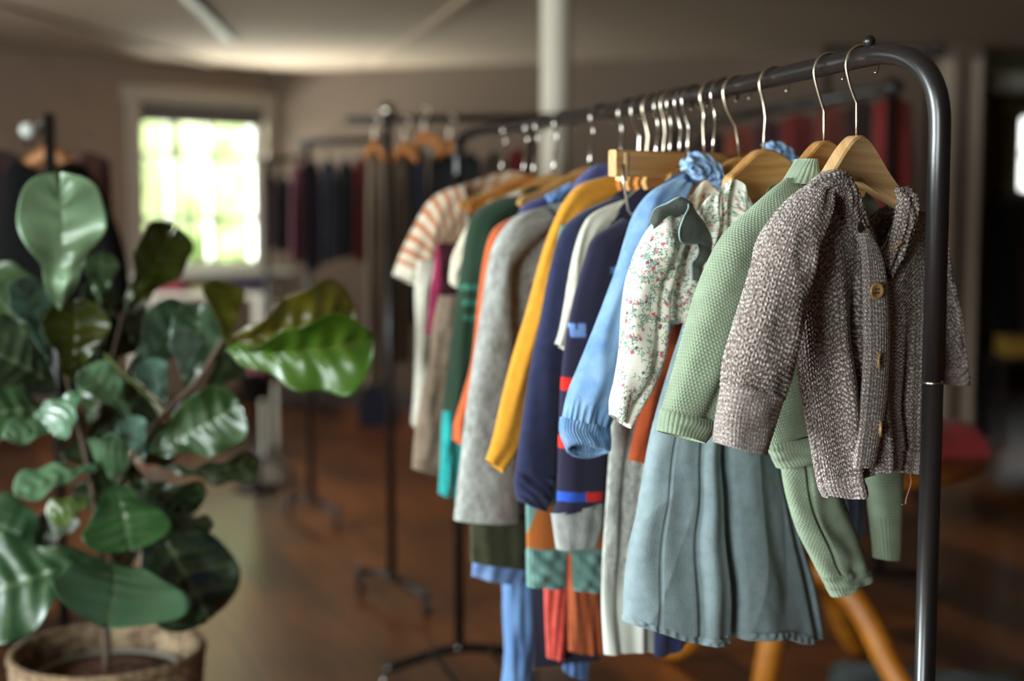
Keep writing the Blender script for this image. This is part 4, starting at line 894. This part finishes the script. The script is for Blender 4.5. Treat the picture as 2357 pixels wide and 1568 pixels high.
M_LEAF = leaf_mat('fig_leaf', 0, 0, .3)
M_LEAFT = leaf_mat('fig_leaf_thin', 0, 0, .55)
def leaf(base, tip, w, roll, Y, dY=0, c='#3f7040', vein='#8fae72', arch=.12, cup=.12, thin=False, notch=.0, wavy=.032, twist=0, seed=0):
    """base and tip in pixels; w width in pixels at depth Y; the tip lies dY deeper than the base"""
    B = PP(*base, Y); T = PP(*tip, Y + dY); ax = T - B; Ln = np.linalg.norm(ax); ax /= Ln
    view = (B + T) / 2 - np.array([0, 0, EYE]); view /= np.linalg.norm(view)
    sd = np.cross(ax, view); sd /= np.linalg.norm(sd); nr = np.cross(sd, ax)
    if nr @ view > 0: nr = -nr
    q = np.array(Matrix.Rotation(R(roll), 3, Vector(ax))); sd = q @ sd; nr = q @ nr
    wm = w / F * Y / 2 / max(.3, abs(math.cos(R(roll)))); nt, ns = 46, 31
    t = np.linspace(0, 1, nt)[:, None]; s = np.linspace(-1, 1, ns)[None]
    wd = (t ** .78) * np.sqrt(np.clip(1 - t ** 6, 0, 1)); wd = wd * (1 + .05 * np.sin(t * 13 + seed)) ; wd = wd * (1 - .22 * np.exp(-((t - .34) / .13) ** 2)); wd = wd / wd.max()
    wd[0] = .03; wd[-1] = .06
    x = s * wd * wm; y = t * Ln - (notch * 1.6 + .03) * Ln * np.exp(-(s / .22) ** 2) * t ** 8
    tw = twist * t; z = arch * Ln * (4 * t * (1 - t)) * 1.0 - cup * wm * (s ** 2) * wd * -1
    z = z + wavy * Ln * np.sin(t * 17 + seed) * np.abs(s) ** 2 * np.sign(s) + .012 * Ln * np.cos(t * 38 - np.abs(s) * 4) * (1 - np.abs(s)) + .02 * Ln * wav(s * .8 + 0 * t, t * 1.6, seed + 11) - .03 * wm * np.exp(-(s / .05) ** 2)
    xx = x * np.cos(tw) - z * np.sin(tw) * .0; zz = z + x * np.sin(tw)
    P = B + ax * y[..., None] + sd * xx[..., None] + nr * zz[..., None]
    bc, vc = L3(c) * .55, L3(vein) * .6
    k = np.exp(-(s / .035) ** 2) + .75 * np.exp(-((frac(t * 7 - np.abs(s) * .9) - .5) / .06) ** 2) * (np.abs(s) > .03) * (1 - np.abs(s) * .6)
    k = np.clip(k, 0, 1) * .65 + .1 * wav(s * 3 + 0 * t, t * 3, seed + 3); k = np.clip(k + 0 * P[..., 0], 0, 1)[..., None]
    C = bc * (1 - k) + vc * k
    o = mesh_np('leaf', P, quads(nt, ns), M_LEAFT if thin else M_LEAF, fig, np.stack(np.broadcast_arrays(s, t), -1), C)
    md = o.modifiers.new('s', 'SOLIDIFY'); md.thickness = .0012
    return o
G_D, G_M, G_O, G_L = '#2b4023', '#45663c', '#556414', '#74a377'
LV = [
 ((138, 712), (136, 396), 190, 8, 2.92, -.06, '#a9d3a4', .10, .18, False, .09), ((288, 728), (404, 520), 120, 20, 3.12, .05, G_O, .05, .1, True, .05),  # first leaf's pale mint has its gloss painted in
 ((520, 792), (815, 705), 165, 22, 2.96, .04, '#8b7f22', .05, .1, True, .02), ((520, 806), (858, 775), 175, 30, 2.87, -.05, '#6aa02c', .10, .5, True, .02), ((520, 790), (505, 645), 90, 30, 3.0, .05, '#8b8f22', .05, .2, True, 0),  # first two tints paint the backlit and lit halves of one leaf
 ((165, 880), (172, 688), 150, 10, 3.0, -.03, G_O, .08, .3, True, .04), ((110, 830), (40, 640), 90, 45, 2.95, 0, '#6f9a8a', .06, .1, False, 0),
 ((120, 840), (-60, 640), 190, 15, 3.05, .1, G_M, .1, .1, False, 0), ((130, 900), (-70, 790), 170, 30, 3.0, -.05, G_D, .12, .1, False, 0),
 ((150, 960), (-60, 960), 130, 40, 3.0, -.1, G_M, .12, .1, False, 0), ((150, 985), (10, 1005), 60, 35, 2.95, -.1, G_L, .1, .1, False, 0),
 ((230, 700), (232, 580), 80, 10, 3.12, 0, G_M, .05, .1, False, 0), ((290, 880), (430, 700), 130, 25, 3.05, .05, '#55735a', .06, .1, False, 0),
 ((430, 900), (460, 700), 120, 10, 3.05, .03, '#5d8060', .08, .1, False, .04), ((340, 1040), (556, 930), 150, 12, 3.0, -.05, '#35602f', .08, .15, False, 0),
 ((380, 1075), (600, 1062), 60, 50, 3.05, 0, G_D, .1, .1, False, 0), ((230, 1078), (34, 1140), 70, 50, 2.92, -.1, G_L, .08, .1, False, 0),
 ((215, 1150), (110, 1195), 70, 20, 2.98, -.05, '#6f8a3e', .1, .1, False, 0), ((240, 1090), (200, 1000), 150, 10, 3.06, 0, G_D, .1, .1, False, 0),
 ((190, 1020), (330, 900), 150, 30, 3.05, .06, G_D, .1, .2, False, 0), ((210, 860), (330, 700), 120, 30, 3.14, .08, '#35471a', .05, .1, True, 0),
 ((190, 900), (120, 1000), 90, 40, 2.93, -.03, '#6fa07a', .12, .2, False, 0), ((300, 960), (190, 850), 90, 30, 2.9, -.02, G_L, .1, .2, False, 0),
 ((260, 1110), (300, 1270), 200, -12, 2.95, -.08, '#3f7a3c', .12, .1, False, 0), ((320, 1110), (450, 1180), 150, 30, 3.02, .05, G_D, .08, .1, False, 0),
 ((300, 1130), (480, 1430), 230, -20, 3.0, -.03, '#1f3a1c', .08, .1, False, 0), ((230, 1290), (-90, 1390), 250, 12, 2.98, -.1, '#3a6a40', .12, .1, False, 0),
 ((150, 1320), (-60, 1180), 150, 20, 3.05, .05, '#2f5a38', .1, .1, False, 0), ((245, 1290), (250, 1446), 300, -25, 2.86, -.12, '#76ab80', .22, .3, False, 0),
 ((330, 1060), (290, 960), 70, 15, 2.92, 0, '#7fae9a', .1, .2, False, 0), ((380, 930), (330, 830), 80, 20, 3.0, 0, '#6f9a8a', .1, .2, False, 0),
 ((200, 1010), (300, 1040), 100, 60, 2.94, 0, G_L, .2, .1, False, 0), ((160, 1140), (330, 1100), 160, 40, 3.08, 0, '#24441f', .1, .1, False, 0),
 ((60, 900), (-80, 880), 120, 45, 3.1, .05, G_D, .1, .1, False, 0), ((260, 1000), (420, 1010), 120, 45, 3.1, .05, G_D, .1, .1, False, 0),
 ((300, 870), (200, 960), 90, 20, 3.1, .05, '#2c4a1e', .1, .1, False, 0), ((330, 820), (300, 700), 110, 40, 3.16, .05, '#3a5233', .1, .1, False, 0),
 ((470, 900), (540, 800), 90, 40, 3.08, .05, '#3f5f30', .1, .1, False, 0), ((160, 760), (250, 650), 90, 30, 3.16, .05, '#2a4420', .1, .1, False, 0),
 ((220, 1230), (330, 1250), 120, 30, 3.06, .05, G_D, .1, .1, False, 0), ((190, 1200), (60, 1260), 110, 30, 3.08, .05, G_D, .1, .1, False, 0),
 ((60, 760), (-60, 700), 110, 35, 3.12, .05, '#2c4a33', .1, .1, False, 0), ((380, 1180), (490, 1215), 60, 60, 3.02, .02, G_D, .05, .1, False, 0),
 ((420, 870), (420, 760), 70, 40, 3.0, 0, '#8fb0a0', .1, .1, False, 0), ((200, 780), (110, 740), 60, 30, 3.0, 0, G_M, .1, .1, False, 0)]
for i, (b, t, w, ro, Y, dY, c, ar, cu, thn, no) in enumerate(LV):
    leaf(b, t, w, ro, Y, dY, c, arch=ar, cup=cu, thin=thn, notch=no, seed=i, vein='#9db684' if not thn else '#8f9a3a')

# ------------------------------------------------------------------ background racks
def far_rack(name, rail, post, feet, Y, label, r=.014, finial=False, extra=()):
    root = empty(name, at(*feet[0], Y), label, 'clothes rack')
    root.location.z = 0
    a, b = at(rail[0], rail[1], Y), at(rail[2], rail[3], rail[4])
    tube('rail', [a, b], r, M_BLACK, root, 14)
    for (x, Yp, yt) in post:
        t = at(x, yt, Yp); tube('post', [t, (t[0], Yp, .1)], r, M_BLACK, root, 14)
        if finial: ball('finial', t + np.array([0, 0, .02]), .028, M_CHROME, root, 12)
        for sx in (-1, 1):
            c = (t[0] + sx * .13, Yp - sx * .16 )
            tube('foot', [(t[0], Yp, .1), (c[0], c[1], .075)], r, M_BLACK, root, 10); caster((c[0], c[1]), root, .045)
    return root
far_rack('clothes_rack', (800, 277, 1330, 268, 5.3), [(893, 4.9, 268), (1225, 5.25, 285)], [(893, 1290)], 4.9, 'black rack with round finial behind the striped T-shirt', finial=True)
far_rack('clothes_rack', (682, 330, 900, 320, 6.3), [(706, 6.2, 330)], [(706, 1190)], 6.2, 'black rack of dark clothes right of the far window')
far_rack('clothes_rack', (596, 372, 700, 362, 7.3), [(612, 7.2, 368)], [(612, 1100)], 7.2, 'farthest low black rack beside the far window')
def hung(name, Y, x0, x1, y0, y1, c, label, cat, th=.04, yaw=0, group=None, sh=8):
    pl = flat_plane(Y, (x0 + x1) / 2, yaw); root = empty(name, pl.pix((x0 + x1) / 2, y0), label, cat, group)
    w = x1 - x0
    loft('cloth', pl, cloth('cloth_' + c.strip('#'), c), root, body=dict(L=[x0 + w * .05, x0, x0 - w * .03, x0], R=[x1 - w * .05, x1, x1 + w * .03, x1], topF=[y0 + 22, y0 + 8, y0, y0 + 8, y0 + 22], bot=[y1, y1 + 5, y1 - 3]), thick=th, nf=30, nb=12, nv=30, seed=int(x0) % 97,
         folds=[(.3, .08, th * .5, 0), (.6, .06, -th * .5, 0)], lip=0, tthick=.4)
    hk = pl.pix((x0 + x1) / 2, y0)
    tube('hanger_hook', [hk + np.array([0, 0, -.02]), hk + np.array([0, 0, .03]), hk + np.array([.012, 0, .05]), hk + np.array([0, 0, .068]), hk + np.array([-.012, 0, .05])], .0025, mat('dull_wire', '#5d5047', rough=.5, metal=.6), root, 8, smooth_n=24)
    return root
for i, (x0, x1, y0, y1, c, lb, ct) in enumerate([
    (842, 880, 345, 880, '#6b5a48', 'taupe trousers hanging left of the finial post', 'trousers'), (900, 945, 345, 830, '#5c4c3d', 'brown trousers hanging just right of the finial post', 'trousers'),
    (940, 985, 340, 740, '#2c3040', 'slate blue garment right of the brown trousers', 'garment'), (985, 1050, 345, 720, '#15161a', 'black coat behind the striped sleeve', 'coat'),
    (1050, 1110, 350, 700, '#1a1a1c', 'black jacket behind the striped shoulder', 'jacket'), (1110, 1165, 350, 640, '#3a2d26', 'dark brown jacket behind the farthest hangers', 'jacket'), (1165, 1215, 340, 600, '#5a0f12', 'dark red top behind the far hangers', 'top')]):
    hung('trousers' if 'trousers' in lb else ct, 4.95 + .05 * i, x0, x1, y0, y1, c, lb, ct, th=.045, group='clothes on the finial-post rack')
for i, (x0, x1, y0, y1, c, lb, ct) in enumerate([
    (668, 706, 372, 600, '#5a2f3a', 'dusky pink garment on the rack right of the window', 'garment'), (700, 738, 368, 620, '#2b2432', 'aubergine garment on the middle far rack', 'garment'), (736, 778, 366, 600, '#3c3b48', 'charcoal grey garment on the middle far rack', 'garment'),
    (776, 815, 366, 590, '#17161a', 'black garment on the middle far rack', 'garment'), (812, 846, 360, 600, '#5d1410', 'deep red garment at the right of the middle far rack', 'garment')]):
    hung(ct, 6.22 + .03 * i, x0, x1, y0, y1, c, lb, ct, th=.05)
for i, (x0, x1, y0, y1, c, lb, ct) in enumerate([(603, 640, 400, 570, '#5a4a48', 'brown-grey garment nearest the window frame', 'garment'), (636, 672, 405, 575, '#141416', 'black garment on the farthest rack', 'garment')]):
    hung(ct, 7.25 + .03 * i, x0, x1, y0, y1, c, lb, ct, th=.05)
# orange wooden clip hangers on the finial rack
for i, (x, y, w, tl) in enumerate([(862, 330, 46, 0), (930, 335, 60, .1), (975, 312, 80, .35), (1035, 330, 60, -.2)]):
    p = at(x, y, 4.88 + .03 * i); root = empty('wooden_hanger', p, ['orange wooden hanger left of the finial post', 'orange wooden hanger just right of the finial post', 'tilted orange wooden hanger standing highest on the finial rack', 'darker orange wooden hanger at the right of the finial rack'][i], 'hanger', 'orange wooden hangers on the finial-post rack')
    hw = w / F * 4.9 / 2
    V = []
    for u in np.linspace(-1, 1, 15):
        zc = -.05 * abs(u) + tl * u * hw
        for dn, dz in ((-.01, -.018), (-.01, .018), (.01, .018), (.01, -.018)): V.append((p[0] + u * hw, p[1] + dn, p[2] + zc + dz))
    mesh_np('hanger_arms', np.array(V), quads(15, 4, True), wood_mat('orange_hanger', '#c77a2e', '#a85f1c'), root, np.zeros((60, 2)))
    tube('hook', [p, p + np.array([0, 0, .05]), p + np.array([.02, 0, .08]), p + np.array([0, 0, .1])], .003, M_STEEL, root, 8, smooth_n=16)
# left: black coats on the end of another rack
rl = empty('clothes_rack', (at(112, 1200, 4.2)[0], 4.2, 0), 'black rack whose end post stands behind the tall leaf at far left', 'clothes rack')
pt_ = at(112, 262, 4.2); tube('post', [pt_, (pt_[0], 4.2, .08)], .017, M_BLACK, rl, 14)
tube('rail', [at(112, 272, 4.2), at(60, 330, 5.6)], .014, M_BLACK, rl, 14); ball('finial', at(64, 300, 4.25), .024, mat('finial_white', '#dfe6e4', rough=.2, spec=.8), rl, 12)
tube('foot', [(pt_[0] - .25, 4.2, .08), (pt_[0] + .25, 4.2, .08)], .014, M_BLACK, rl, 10)
for s_ in (-.25, .25): caster((pt_[0] + s_, 4.2), rl, .03)
wpl = flat_plane(4.3, 112)
hgl = empty('wooden_hanger', wpl.pix(112, 335), 'brown wooden hanger holding the black coat at far left', 'hanger')
loft('hanger_arms', wpl, M_WOODD, hgl, rows=[(50, 372, 56, 392), (85, 345, 90, 380), (112, 332, 112, 372), (140, 345, 136, 380), (172, 372, 166, 392)], thick=.012, nf=16, nb=10, nv=30, lip=0, wr=None)
ct_ = empty('coat', wpl.pix(120, 400), 'black long-sleeved coat hanging behind the tall fig leaf', 'coat')
loft('coat_body', wpl, cloth('black_wool', '#0a0a0c', sheen=0), ct_, body=dict(L=[0, -10, -20, -20], R=[215, 225, 235, 235], topF=[420, 380, 372, 392, 400, 390, 372, 380, 410], bot=[900, 905, 900]), thick=.07, nf=40, nb=16, nv=40, lip=0, tthick=.4, seed=5)
loft('coat_sleeve', wpl, MATS['black_wool'], ct_, rows=[(170, 375, 205, 440), (205, 400, 190, 480), (245, 470, 200, 540), (275, 540, 225, 600), (295, 620, 245, 640), (300, 700, 250, 710)], off=.06, thick=.06, nf=30, nb=16, nv=40, seed=6)
ct2 = hung('coat', 4.6, -60, 60, 345, 800, '#33201f', 'dark maroon coat at the left edge beyond the black one', 'coat', th=.06)
ct3 = hung('jacket', 4.75, 150, 258, 350, 640, '#4a2a22', 'reddish-brown jacket shoulder just beyond the black coat', 'jacket', th=.05)
# right-hand rack behind the cardigan
rr_ = empty('clothes_rack', (at(2052, 1400, 5.0)[0], 5.0, 0), 'black rack of dark red clothes behind the brown cardigan', 'clothes rack')
tube('rail', [at(1520, 300, 6.0), at(2075, 198, 4.95)], .016, M_BLACK, rr_, 14); tp = at(2052, 200, 5.0); tube('post', [tp + np.array([0, 0, .03]), (tp[0], 5.0, .08)], .015, M_BLACK, rr_, 14)
ball('end_knob', at(2056, 202, 4.97), .03, M_BLACK, rr_, 12)
tp2 = at(1560, 295, 5.92); tube('post', [tp2, (tp2[0], 5.92, .08)], .015, M_BLACK, rr_, 14)
for q, yy in ((tp, 5.0), (tp2, 5.92)):
    tube('foot', [(q[0] - .2, yy, .08), (q[0] + .2, yy, .08)], .014, M_BLACK, rr_, 10)
    for s_ in (-.2, .2): caster((q[0] + s_, yy), rr_, .03)
reds = [(2005, 2105, 222, 700, '#6b201c', 'dark red dress nearest the post of the right-hand back rack'), (1940, 2025, 232, 720, '#2a1513', 'very dark brown dress second from the right-hand rack post'), (1870, 1960, 245, 720, '#5e2a20', 'brown-red dress behind the two nearest wooden hangers'),
        (1790, 1885, 262, 700, '#5c1c18', 'deep red dress behind the green jumper\'s hanger'), (1730, 1805, 275, 700, '#3a1a20', 'plum dress behind the floral blouse\'s hook'), (1665, 1750, 290, 700, '#6b3020', 'rusty red dress behind the ruffled denim collar'), (1590, 1680, 300, 700, '#2a1a1c', 'dark garment behind the bar hanger'), (1480, 1600, 320, 700, '#331c22', 'dark plum garment behind the packed hooks')]
for i, (x0, x1, y0, y1, c, lb) in enumerate(reds): hung('dress' if 'dress' in lb else 'garment', 5.06 + .11 * i, x0, x1, y0, y1, c, lb, 'dress' if 'dress' in lb else 'garment', th=.045, group='dark red and brown clothes on the right-hand back rack')
rk = empty('clothes_rack', (at(2158, 1300, 6.4)[0], 6.4, 0), 'plain black rack whose rail end shows beside the corner of the near rack', 'clothes rack')
tube('rail', [at(1900, 112, 6.9), at(2162, 118, 6.4)], .02, M_BLACK, rk, 14); ball('end_knob', at(2160, 118, 6.38), .035, M_BLACK, rk, 12)
tq = at(1905, 112, 6.88); tube('post', [tq, (tq[0], 6.88, .0)], .015, M_BLACK, rk, 14); tq = at(2140, 118, 6.43); tube('post', [tq, (tq[0], 6.43, .0)], .012, M_BLACK, rk, 14)

# ------------------------------------------------------------------ pedestal table and its cloth
TY = 4.0
tz = at(2000, 1035, TY)[2]; tcx = at(1835, 1040, TY)[0]
tab = empty('pedestal_table', (tcx, TY, 0), 'round orange wooden pedestal table with curved legs behind the skirt', 'table')
lathe('table_top', [(0, tz - .03), (.48, tz - .03), (.51, tz - .02), (.515, tz - .008), (.505, tz), (0, tz)], (tcx, TY, 0), M_TABLE, tab, 64)
lathe('pedestal', [(.02, .2), (.05, .22), (.065, .3), (.04, .36), (.035, .42), (.06, .48), (.045, .52), (.09, tz - .035), (.09, tz - .03)], (tcx, TY, 0), M_TABLE, tab, 32)
for a in (245, 318, 50, 140):
    ca, sa = math.cos(R(a)), math.sin(R(a))
    P = spline([(tcx + ca * r_, TY + sa * r_, z_) for r_, z_ in ((.03, .34), (.12, .36), (.22, .27), (.3, .14), (.38, .05), (.44, .03))], 30)
    tube('leg', P, .03, M_TABLE, tab, 14, radii=np.linspace(.042, .03, 30))
def pile(name, c, size, col, label, cat, rz=0, seed=1):
    n = 40; s = np.linspace(-1, 1, n); X, Y = np.meshgrid(s, s); e = np.clip(1 - np.maximum(np.abs(X), np.abs(Y)) ** 6, 0, 1)
    Z = e ** .5 * size[2] * (1 + .12 * wav(X * 1.5, Y * 1.5, seed))
    x = X * size[0] / 2 * (1 + .05 * wav(Y * 2, X, seed)); y = Y * size[1] / 2
    cr, sr = math.cos(rz), math.sin(rz); V = np.stack([c[0] + x * cr - y * sr, c[1] + x * sr + y * cr, c[2] + .001 + Z], -1)
    Vb = V.copy(); Vb[..., 2] = c[2] + .001
    V = np.concatenate([V.reshape(-1, 3), Vb.reshape(-1, 3)]); q = quads(n, n); Q = np.vstack([q, q[:, ::-1] + n * n])
    return tag(mesh_np(name, V, Q, cloth('pile_' + col.strip('#'), col), None), label, cat)
pile('folded_cloth', (at(2200, 960, TY)[0] - .04, TY + .02, tz), (.22, .3, .075), '#8c2626', 'red folded cloth on the right edge of the pedestal table', 'cloth', seed=3)
pile('folded_cloth', (at(2130, 1000, TY)[0] - .03, TY + .15, tz), (.18, .3, .05), '#5c4036', 'brown folded cloth beside the red one on the pedestal table', 'cloth', seed=4)
pile('rug', (at(2130, 1568, 4.0)[0], 4.0, 0), (.55, .3, .03), '#14302e', 'dark teal rug lying on the floor at lower right', 'rug', rz=-.3, seed=6)
hung('skirt', 3.0, 1930, 1996, 1100, 1235, '#1e2230', 'dark navy skirt glimpsed between the two green legging legs', 'skirt', th=.02) if False else None

# ------------------------------------------------------------------ display table under the far window
M_WT = mat('white_table', '#d6d0bc', rough=.5)
wt = at(470, 668, 8.0)
dt = empty('display_table', (wt[0], 8.0, 0), 'pale display table standing below the far window', 'table')
box('table_top', (wt[0], 8.0, wt[2] - .015), (.75, .5, .03), M_WT, dt)
for sx in (-.34, .34):
    for sy in (-.21, .21): box('leg', (wt[0] + sx, 8.0 + sy, (wt[2] - .03) / 2), (.05, .05, wt[2] - .03), M_WT, dt)
pile('folded_clothes', (at(385, 650, 7.95)[0], 7.95, wt[2]), (.22, .25, .07), '#8b3b46', 'pink-red folded clothes on the left of the display table', 'clothes', seed=8)
pile('folded_clothes', (at(580, 650, 7.95)[0] - .02, 7.95, wt[2]), (.2, .25, .08), '#3a2a38', 'dark purple folded clothes on the right of the display table', 'clothes', seed=9)
sb = at(590, 880, 6.9)
st = empty('storage_tub', (sb[0], 6.9, 0), 'black tub on a stand with pink cloth in it, below the big right-hand leaf', 'tub')
lathe('tub', [(0, sb[2] - .08), (.07, sb[2] - .08), (.1, sb[2] + .06), (.105, sb[2] + .06), (.098, sb[2] + .05), (.068, sb[2] - .07), (0, sb[2] - .07)], (sb[0], 6.9, 0), mat('tub_black', '#101012', rough=.4), st, 32)
lathe('stand', [(0, 0), (.12, 0), (.12, .015), (.018, .03), (.018, sb[2] - .08), (.04, sb[2] - .078), (0, sb[2] - .078)], (sb[0], 6.9, 0), M_BLACK, st, 24)
pile('bundled_cloth', (sb[0], 6.9, sb[2] + .03), (.15, .15, .06), '#7a4048', 'pink bundled cloth in the black tub', 'cloth', seed=10)
ot = at(805, 640, 7.4); lab_ = pile('handbag', (ot[0], 8.9, 0), (.24, .14, .26), '#1b1c2a', 'dark blue bag on the floor by the back wall', 'bag', seed=12)

# ------------------------------------------------------------------ beyond the doorway
rb = empty('clothes_rack', (at(2330, 900, 8.0)[0], 8.6, 0), 'rack of black coats seen beyond the doorway at the right edge', 'clothes rack')
q0, q1 = at(2278, 455, 8.6), at(2600, 455, 8.6); tube('rail', [q0, q1], .015, M_BLACK, rb, 12)
for q in (q0, q1): tube('post', [q, (q[0], 8.6, 0)], .015, M_BLACK, rb, 12)
for i in range(4):
    hung('coat', 8.6 + .02 * i, 2285 + i * 62, 2340 + i * 62, 468, 800, ['#141315', '#2a1618', '#151416', '#1c1a20'][i], ['black coat nearest the doorway post at the right edge', 'dark maroon coat second from the doorway post', 'black coat third beyond the doorway', 'charcoal coat fourth beyond the doorway'][i], 'coat', th=.06)
yb = at(2328, 795, 8.3)
box('shoebox', (yb[0] + .05, 8.3, yb[2]), (.22, .25, .11), mat('mustard_card', '#8f6e20', rough=.7), None)
bxx = bpy.data.objects['shoebox']; tag(bxx, 'mustard yellow box on a low stool beyond the doorway', 'box')
sto = empty('stool', (yb[0] + .05, 8.3, 0), 'dark low stool carrying the mustard yellow box', 'stool')
sz_ = yb[2] - .056
box('seat', (yb[0] + .05, 8.3, sz_ - .015), (.34, .3, .03), mat('dark_stool', '#1a1410', rough=.6), sto)
for sx in (-.14, .14):
    for sy in (-.12, .12): box('leg', (yb[0] + .05 + sx, 8.3 + sy, (sz_ - .03) / 2), (.03, .03, sz_ - .03), MATS['dark_stool'], sto)
